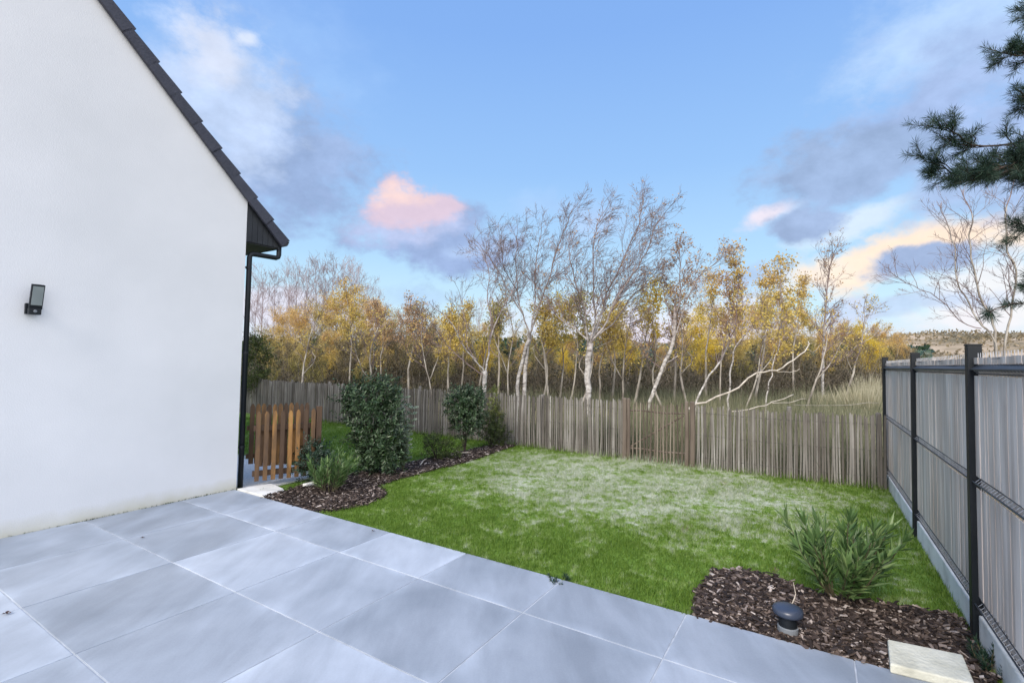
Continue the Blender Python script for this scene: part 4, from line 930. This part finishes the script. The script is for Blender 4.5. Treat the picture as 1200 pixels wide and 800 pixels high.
for k, (px, py, Y, ty, lm, ln) in enumerate(slims):
    T = Tree(200+k, wind=Vector((.05, 0, .12)), leafp=.5 if lm != 'russet' else .35, leafsize=.062, leaflev=2, leaf_from=1.3, thick=1.2)
    B0 = base_of(px, py, Y); top_ = at(px+ln*30+rnd.uniform(-6, 6), ty, Y); mid = B0.lerp(top_, .45)+Vector((rnd.uniform(-.15, .15), 0, 0)); m2 = B0.lerp(top_, .75)+Vector((rnd.uniform(-.12, .12), 0, 0))
    T.limb([B0, mid, m2, top_], rnd.uniform(.05, .075), .010, 13, .75, 2, .42, 3)
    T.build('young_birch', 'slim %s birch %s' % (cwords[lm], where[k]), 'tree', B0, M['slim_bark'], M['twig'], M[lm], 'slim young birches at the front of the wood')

# thin bare stems along the edge of the wood
stems_ = [(506, 15.2, 372, 'between the tall dark shrub and the round shrub'), (556, 16.3, 366, 'directly above the rounded shrub'), (597, 14.6, 352, 'left of the two white birch stems'), (646, 15.8, 350, 'right of the two white birch stems'), (678, 14.4, 372, 'touching the tallest birch on its left'),
          (729, 15.0, 372, 'halfway from the tallest birch to the picket gate'), (778, 14.8, 378, 'over the middle of the picket gate'), (806, 15.6, 368, 'over the right post of the picket gate'), (872, 15.0, 372, 'over the rising part of the long bent branch'), (944, 14.6, 378, 'at the raised tip of the long bent branch'), (988, 16.5, 366, 'right of the slim straight birch'), (432, 15.5, 380, 'above the left half of the tall dark shrub'), (352, 17, 372, 'behind the fence just right of the wooden gate')]
for k, (px, Y, ty, wh) in enumerate(stems_):
    T = Tree(500+k, wind=Vector((.05, 0, .10)), leafp=.10, leafsize=.055, leaflev=1, thick=1.1)
    B0 = base_of(px, 455, Y); top_ = at(px+rnd.uniform(-14, 26), ty, Y+rnd.uniform(-.6, .6)); a_ = B0.lerp(top_, .35)+Vector((rnd.uniform(-.2, .2), rnd.uniform(-.2, .2), 0)); b_ = B0.lerp(top_, .7)+Vector((rnd.uniform(-.2, .2), 0, 0))
    T.limb([B0, a_, b_, top_], rnd.uniform(.05, .08), .010, 12, .8, 2, .38, 4); T.limb([a_, a_.lerp(b_, .5)+Vector((rnd.choice((-.35, .35)), 0, .1)), b_+Vector((rnd.choice((-.6, .6)), .2, .2))], .035, .008, 7, .6, 2, .3, 3)
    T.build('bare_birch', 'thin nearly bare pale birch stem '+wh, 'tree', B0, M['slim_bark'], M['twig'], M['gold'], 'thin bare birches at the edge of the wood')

# the wood: a few kinds of tree, copied
def make_kind(seed, leafm, H, leafp, bare=False, wide=1.0, ls=.11, low=.2, n=14):
    T = Tree(seed, wind=Vector((.03, 0, .10)), leafp=min(1, leafp*1.35), leafsize=ls*.72, leaflev=2, thick=2.0, thr=.03, leaf_from=H*low)
    rr = random.Random(seed)
    T.limb([Vector((0, 0, -.1)), Vector((rr.uniform(-.2, .2), rr.uniform(-.2, .2), H*.35)), Vector((rr.uniform(-.3, .3), rr.uniform(-.3, .3), H*.7)), Vector((rr.uniform(-.3, .3), 0, H*.95))], .08, .015, n, H*.30*wide, 2, .18, 4)
    return T
KINDS = {
 'gold': [make_kind(301, 'gold', 5, .62, wide=1.15, n=18), make_kind(302, 'gold', 5, .62, wide=1.35, n=18)],
 'yellow': [make_kind(303, 'yellow', 4.6, .75, wide=1.3, n=18)],
 'olive': [make_kind(304, 'olive', 5, .6, wide=1.4, low=.06, n=18)],
 'russet': [make_kind(305, 'russet', 5, .38)],
 'brown': [make_kind(306, 'brown_leaf', 4.6, .5, wide=1.5, low=.05, n=18)],
 'bare': [make_kind(307, 'russet', 7, 0, n=26), make_kind(308, 'russet', 7, 0, wide=.9, n=28)],
 'green': [make_kind(309, 'green_bush', 3, .95, wide=1.3, low=.03)],
}
KM = {'gold': 'gold', 'yellow': 'yellow', 'olive': 'olive', 'russet': 'russet', 'brown': 'brown_leaf', 'bare': 'russet', 'green': 'green_bush'}
KH = {'gold': 5, 'yellow': 4.6, 'olive': 5, 'russet': 5, 'brown': 4.6, 'bare': 7, 'green': 3}
KN = {'gold': 'golden leafed', 'yellow': 'bright yellow', 'olive': 'olive green and yellow', 'russet': 'thin russet', 'brown': 'dull brown', 'bare': 'tall bare grey', 'green': 'dense dark green'}
protos = {}
def copy_tree(o, parent=None):
    c_ = o.copy(); C.objects.link(c_); c_.parent = parent
    for ch in [x for x in KIDS.get(o.name, [])]: copy_tree(ch, c_)
    return c_
KIDS = {}
wood = [  # px, top y, depth, kind
 (303, 392, 15, 'green'), (312, 372, 24, 'olive'), (330, 352, 26, 'gold'), (352, 345, 24, 'gold'), (372, 340, 28, 'olive'), (392, 334, 25, 'gold'), (414, 336, 27, 'gold'), (436, 342, 24, 'gold'), (455, 352, 28, 'olive'),
 (470, 346, 25, 'russet'), (492, 356, 24, 'brown'), (510, 362, 27, 'gold'), (532, 362, 24, 'yellow'), (552, 368, 28, 'olive'), (575, 370, 25, 'gold'), (598, 376, 28, 'olive'), (622, 374, 25, 'olive'), (645, 376, 27, 'yellow'), (668, 380, 24, 'gold'),
 (690, 384, 28, 'olive'), (716, 384, 25, 'gold'), (734, 372, 21, 'yellow'), (765, 400, 34, 'brown'), (800, 372, 25, 'gold'), (818, 352, 23, 'yellow'), (842, 345, 26, 'russet'), (862, 352, 24, 'gold'), (888, 340, 27, 'gold'), (912, 334, 24, 'russet'), (932, 350, 25, 'gold'),
 (955, 358, 27, 'olive'), (985, 362, 24, 'gold'), (1008, 366, 26, 'yellow'), (1032, 372, 24, 'gold'), (1052, 378, 27, 'gold'), (420, 385, 20, 'brown'), (465, 385, 19.5, 'brown'), (500, 382, 20, 'brown'), (350, 385, 20, 'olive'), (385, 380, 21, 'gold'),
 (545, 395, 20, 'brown'), (590, 402, 20, 'olive'), (640, 405, 21, 'brown'), (870, 392, 20, 'olive'), (930, 395, 21, 'brown'), (1000, 392, 21, 'brown'), (1040, 398, 23, 'olive'),
 (318, 402, 19, 'olive'), (338, 398, 21, 'brown'), (366, 392, 18.5, 'olive'), (402, 396, 19, 'brown'), (425, 400, 18, 'olive'), (445, 398, 21, 'olive'), (485, 400, 18.5, 'brown'), (520, 392, 19, 'olive'), (450, 372, 23, 'gold'), (522, 378, 23, 'russet'), (480, 372, 22, 'olive'), (566, 388, 21, 'yellow'), (612, 395, 22, 'gold'), (662, 398, 22, 'yellow'), (700, 402, 23, 'gold'), (775, 398, 24, 'gold'), (830, 380, 21, 'yellow'), (905, 378, 21, 'gold'), (965, 380, 21, 'gold'), (1020, 385, 22, 'yellow'), (1060, 392, 25, 'gold'), (850, 405, 22, 'brown'), (965, 408, 22, 'brown'), (1065, 408, 24, 'brown'), (905, 405, 24, 'brown'),
 (336, 305, 37, 'bare'), (356, 302, 40, 'bare'), (378, 300, 39, 'bare'), (398, 296, 42, 'bare'), (418, 306, 39, 'bare'), (306, 306, 40, 'bare'), (444, 335, 41, 'bare'),
 (300, 318, 36, 'bare'), (318, 312, 40, 'bare'), (345, 298, 38, 'bare'), (366, 294, 42, 'bare'), (388, 296, 38, 'bare'), (408, 300, 41, 'bare'), (428, 322, 38, 'bare'), (480, 340, 40, 'bare'), (505, 352, 40, 'bare'), (560, 345, 38, 'bare'), (820, 318, 34, 'bare'), (870, 318, 34, 'bare'), (790, 330, 36, 'bare'), (900, 322, 35, 'bare')]
lands = [(290, 'beside the downpipe'), (325, 'just right of the roof corner'), (395, 'left of the tall dark shrub'), (470, 'above the tall dark shrub'), (520, 'between the tall dark and the rounded shrub'), (560, 'above the rounded shrub'), (600, 'behind the low forking white birch'),
         (650, 'behind the two white birch stems'), (700, 'behind the tallest birch'), (760, 'just left of the picket gate'), (815, 'above the picket gate'), (870, 'above the start of the long bent branch'), (950, 'above the tip of the long bent branch'), (1010, 'above the pale reeds'), (1100, 'by the top of the panel fence')]
groups = {}
for (px, ty, Y, kd) in wood:
    ld = next(n_ for x, n_ in lands if px < x+22)
    groups.setdefault((kd, ld), []).append((px, ty, Y))
lab = {}
for (kd, ld), lst in groups.items():
    lst = sorted(lst)
    for i, e in enumerate(lst):
        w0 = '' if len(lst) == 1 else ('left one of two: ' if i == 0 else 'right one of two: ') if len(lst) == 2 else ('leftmost: ', 'middle: ', 'right one: ', 'rightmost: ')[min(i, 3)]
        lab[e+(kd,)] = w0+'%s tree %s' % (KN[kd], ld)
cnt = {}
rnd = random.Random(55)
for (px, ty, Y, kd) in wood:
    i = cnt.get(kd, 0); cnt[kd] = i+1; var = i % len(KINDS[kd])
    B0 = base_of(px, 440, Y); ty += 8 if kd in ('gold', 'russet', 'olive', 'yellow') else 0; H = at(px, ty, Y).z-B0.z; key = (kd, var)
    if key not in protos:
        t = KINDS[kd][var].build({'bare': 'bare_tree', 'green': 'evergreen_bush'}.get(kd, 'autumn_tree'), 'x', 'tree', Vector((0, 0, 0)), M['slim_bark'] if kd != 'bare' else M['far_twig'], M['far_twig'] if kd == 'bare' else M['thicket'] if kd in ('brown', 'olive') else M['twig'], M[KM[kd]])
        KIDS[t.name] = [o for o in C.objects if o.parent == t]; zz = max(v[2] for v in KINDS[kd][var].Wg.v); protos[key] = (t, zz)
    else: t = copy_tree(protos[key][0])
    zz = protos[key][1]; sc_ = H/zz
    t.location = B0; t.scale = (sc_*rnd.uniform(.85, 1.1), sc_*rnd.uniform(.85, 1.1), sc_); t.rotation_euler = (0, 0, rnd.uniform(0, 6.28))
    tag(t, lab[(px, ty-(8 if kd in ('gold', 'russet', 'olive', 'yellow') else 0), Y, kd)], 'bush' if kd == 'green' else 'tree', 'trees of the autumn wood' if kd not in ('bare', 'green') else ('bare trees behind the autumn wood' if kd == 'bare' else None))
    if kd == 'green': t['label'] = 'dense dark green bush behind the chestnut fence beside the downpipe'

# undergrowth: brambles and stems under the trees
def stuff_twigs(name, n, seed, x0, x1, Y0, Y1, h, m, rad=.008, base=0.0, lean=.4):
    rnd = random.Random(seed); mb = MB()
    for k in range(n):
        Y = rnd.uniform(Y0, Y1); px = rnd.uniform(x0, x1); p = at(px, 440, Y); p.z = gz(p.x, p.y)-.03+base
        d = Vector((rnd.gauss(0, lean), rnd.gauss(0, lean), 1)).normalized(); hh = h*rnd.uniform(.4, 1.1); pts = [p.copy()]
        for q in range(3): d = (d+rdir(rnd)*.35).normalized(); p = p+d*hh/3; pts.append(p.copy())
        mb.tube(pts, [rad, rad*.8, rad*.6, rad*.4], 3, cap=False)
    o = single(name, mb, m, None, None, (0, 0, 0)); return tag(o, kind='stuff')
stuff_twigs('undergrowth', 6000, 61, 270, 1075, 17.5, 28, 1.9, M['thicket'], .011)
rnd = random.Random(62); mb = MB()
for k in range(26000):
    Y = rnd.uniform(18, 32); px = rnd.uniform(270, 1090); p = at(px, 440, Y); g0 = gz(p.x, p.y)
    hmax = 1.9 if px < 560 else 1.5
    hmax *= .75+.5*mnoise.noise(Vector((px*.02, Y*.3, 3)))
    p.z = g0+rnd.random()*hmax; mb.leaf(p, rdir(rnd), rdir(rnd), rnd.uniform(.06, .14), .08, .1)
tag(single('bramble_leaves', mb, M['bramble'], None, None, (0, 0, 0)), kind='stuff')
mb = MB()
for k in range(15000):
    Y = rnd.uniform(26, 45); px = rnd.uniform(270, 1090); p = at(px, 440, Y); g0 = gz(p.x, p.y)
    p.z = g0+rnd.random()*(2.4 if px < 720 else 1.7); mb.leaf(p, rdir(rnd), rdir(rnd), rnd.uniform(.2, .4), .28, .1)
tag(single('dark_hedgerow', mb, M['laurel_dark'], None, None, (0, 0, 0)), kind='stuff')
# dune grass between fence and wood
def tufts(name, n, seed, x0, x1, Y0, Y1, h, m, wd=.012, clump=None):
    rs = np.random.RandomState(seed); px = rs.uniform(x0, x1, n); Yd = Y0+(Y1-Y0)*rs.uniform(0, 1, n)**1.3
    base = np.array([at(a, 440, b) for a, b in zip(px, Yd)]); base = base+np.stack([rs.normal(0, .05, n), rs.normal(0, .05, n), 0*px], 1)
    uu = base[:, 0]*U.x+base[:, 1]*U.y; ok = uu > UC+.15; base = base[ok]; n = len(base)
    base[:, 2] = [gz(q[0], q[1])-.02 for q in base]
    fac = np.array([mnoise.noise(Vector((q[0]*.9, q[1]*.9, seed))) for q in base]); hh = h*rs.uniform(.45, 1.1, n)*(1+fac*.9)
    if clump: hh = hh*np.array([clump(q) for q in base])
    a = rs.uniform(0, 6.28, n); ln = rs.gamma(2, .16, n)*hh; w2 = wd*(.5+base[:, 1]/20)
    sx = np.cos(a+1.57)*w2/2; sy = np.sin(a+1.57)*w2/2
    tip = base+np.stack([np.cos(a)*ln, np.sin(a)*ln, hh], 1); b0 = base+np.stack([sx, sy, 0*sx], 1); b1 = base-np.stack([sx, sy, 0*sx], 1)
    return tag(np_mesh(name, np.stack([b0, b1, tip], 1).reshape(-1, 3), 3, m), kind='stuff')
tufts('dune_grass', 42000, 71, 255, 1100, 9.2, 20, .55, M['weeds'])
tufts('wild_grass', 26000, 72, 560, 1090, 6.6, 11.5, .66, M['weeds'], .010)
# pale reed clumps near the end of the panel fence
rs = random.Random(73)
for k, (px, Y, h_, n, lb) in enumerate(((1008, 14.2, .95, 420, 'tallest clump of pale dry reeds, just left of the far post of the panel fence'), (975, 15, .6, 200, 'pale reed clump at the foot of the slim straight birch'), (1035, 15.5, .9, 300, 'pale reed clump half hidden by the far post of the panel fence'), (948, 16.5, .5, 160, 'small pale reed clump left of the slim straight birch'), (1015, 18, 1.0, 260, 'pale reed clump behind the tallest reeds'), (990, 12, .5, 160, 'low pale reed clump just behind the short chestnut fence'))):
    B0 = base_of(px, 445, Y); mb = MB()
    for q in range(n):
        a = rs.uniform(0, 6.28); r_ = abs(rs.gauss(0, .28)); p = B0+Vector((math.cos(a)*r_, math.sin(a)*r_, 0)); d = Vector((math.cos(a)*.25+rs.gauss(0, .12), math.sin(a)*.2, 1)).normalized(); mb.leaf(p, d, Vector((0, -1, 0)), h_*rs.uniform(.5, 1.1), .022, .1)
    single('reed_clump', mb, M['reed'], lb, 'reeds', B0, group='pale reed clumps behind the fences')

mb = MB(); rnd = random.Random(91)
while len(mb.f) < 44000:
    a = rnd.uniform(-.7, .9); d = rnd.uniform(48, 175); x, y = d*math.sin(a), d*math.cos(a)
    q = mnoise.noise(Vector((x*.05, y*.05, 1)))+.5*mnoise.noise(Vector((x*.15, y*.15, 4)))
    if q < -.05: continue
    g0 = gz(x, y); hh = rnd.uniform(.1, .55)*(.6+q*2)
    for _ in range(5):
        p = Vector((x+rnd.gauss(0, 1.6), y+rnd.gauss(0, 1.6), g0+rnd.random()*hh)); mb.leaf(p, rdir(rnd), rdir(rnd), rnd.uniform(.3, .7), .35, .1)
tag(single('dune_scrub', mb, M['scrub'], None, None, (0, 0, 0)), kind='stuff')
# ------------------------------------------------------------ pine at the right edge
TB = Vector((9.0, 7.3, -.05)); Tp = Tree(401, thr=.012)
Tp.limb([TB, TB+Vector((-.1, 0, 1.5)), TB+Vector((.05, 0, 3.2)), TB+Vector((-.1, 0, 5.0)), TB+Vector((.1, 0, 7.2))], .16, .05)
nd = MB(); rnd = random.Random(402)
def needle_tuft(p, d, ln=.15, n=66):
    for k in range(n):
        f = rnd.uniform(-.11, .05); nd_ = (d*.8+rdir(rnd)*.95).normalized(); q = p+d*f
        nd.leaf(q, nd_, rdir(rnd), ln*rnd.uniform(.6, 1.1), .006, .1)
Yp = 7.3
def pine_branch(pl, dy, r0, sub, sl_):
    pl = [(a+14, b) for a, b in pl]; P = poly(pl, Yp, dy); P[0] = Vector((TB.x, TB.y, P[0].z))
    Tp.limb(P, r0, .009)
    m = len(P)
    for k in range(sub):
        f = .30+.70*(k+rnd.random())/sub; x = f*(m-1); i = min(int(x), m-2); q = P[i].lerp(P[i+1], x-i); dd = (P[i+1]-P[i]).normalized()
        d = (dd*.7+rdir(rnd)*.75+Z*.2).normalized(); e = q+d*sl_*rnd.uniform(.4, 1.1); Tp.put([q, (q+e)/2+rdir(rnd)*.03, e], [.010, .008, .006])
        for w_ in range(3):
            d2 = (d+rdir(rnd)*.7+Z*.15).normalized(); e2 = (q.lerp(e, rnd.uniform(.5, 1)))+d2*rnd.uniform(.05, .2); Tp.put([q.lerp(e, .7), e2], [.006, .005]); needle_tuft(e2, d2)
        needle_tuft(e, d)
    needle_tuft(P[-1], (P[-1]-P[-2]).normalized())
pine_branch([(1320, 130), (1240, 160), (1190, 165), (1140, 172), (1108, 160), (1092, 150)], -.3, .04, 15, .30)
pine_branch([(1320, 230), (1250, 205), (1200, 195), (1150, 205), (1110, 205), (1082, 192)], .2, .045, 22, .30)
pine_branch([(1320, 225), (1240, 215), (1190, 200), (1160, 195), (1125, 212)], -.5, .04, 22, .32)
pine_branch([(1320, 240), (1260, 235), (1220, 222), (1195, 215), (1170, 205)], .3, .035, 18, .35)
pine_branch([(1310, 10), (1250, 40), (1215, 62), (1190, 65), (1160, 62)], 0, .035, 12, .22)
pine_branch([(1310, -60), (1250, -20), (1215, 5), (1195, 22)], .2, .035, 9, .2)
pine_branch([(1320, 90), (1260, 105), (1215, 112), (1195, 118)], .3, .03, 10, .24)
pine_branch([(1320, 290), (1250, 265), (1210, 262), (1186, 268)], 0, .03, 9, .2)
pine_branch([(1320, 350), (1250, 340), (1215, 325), (1192, 335)], .1, .025, 7, .16)
pine_branch([(1320, 380), (1250, 372), (1190, 355), (1150, 362), (1140, 370)], .2, .018, 2, .06)
pine_branch([(1320, 0), (1330, -120), (1360, -220)], 0, .03, 10, .4); pine_branch([(1340, 60), (1420, 20), (1500, 10)], 0, .04, 16, .4); pine_branch([(1340, 200), (1430, 170), (1520, 180)], 0, .04, 16, .4)
pt = thing('pine_tree', 'dark green pine reaching in from the right edge above the panel fence', 'tree', TB)
part('trunk', Tp.T, M['dark_bark'], pt, smooth=True); part('twigs', Tp.Wg, M['dark_bark'], pt) if Tp.Wg.v else None; part('needles', nd, M['pine'], pt)
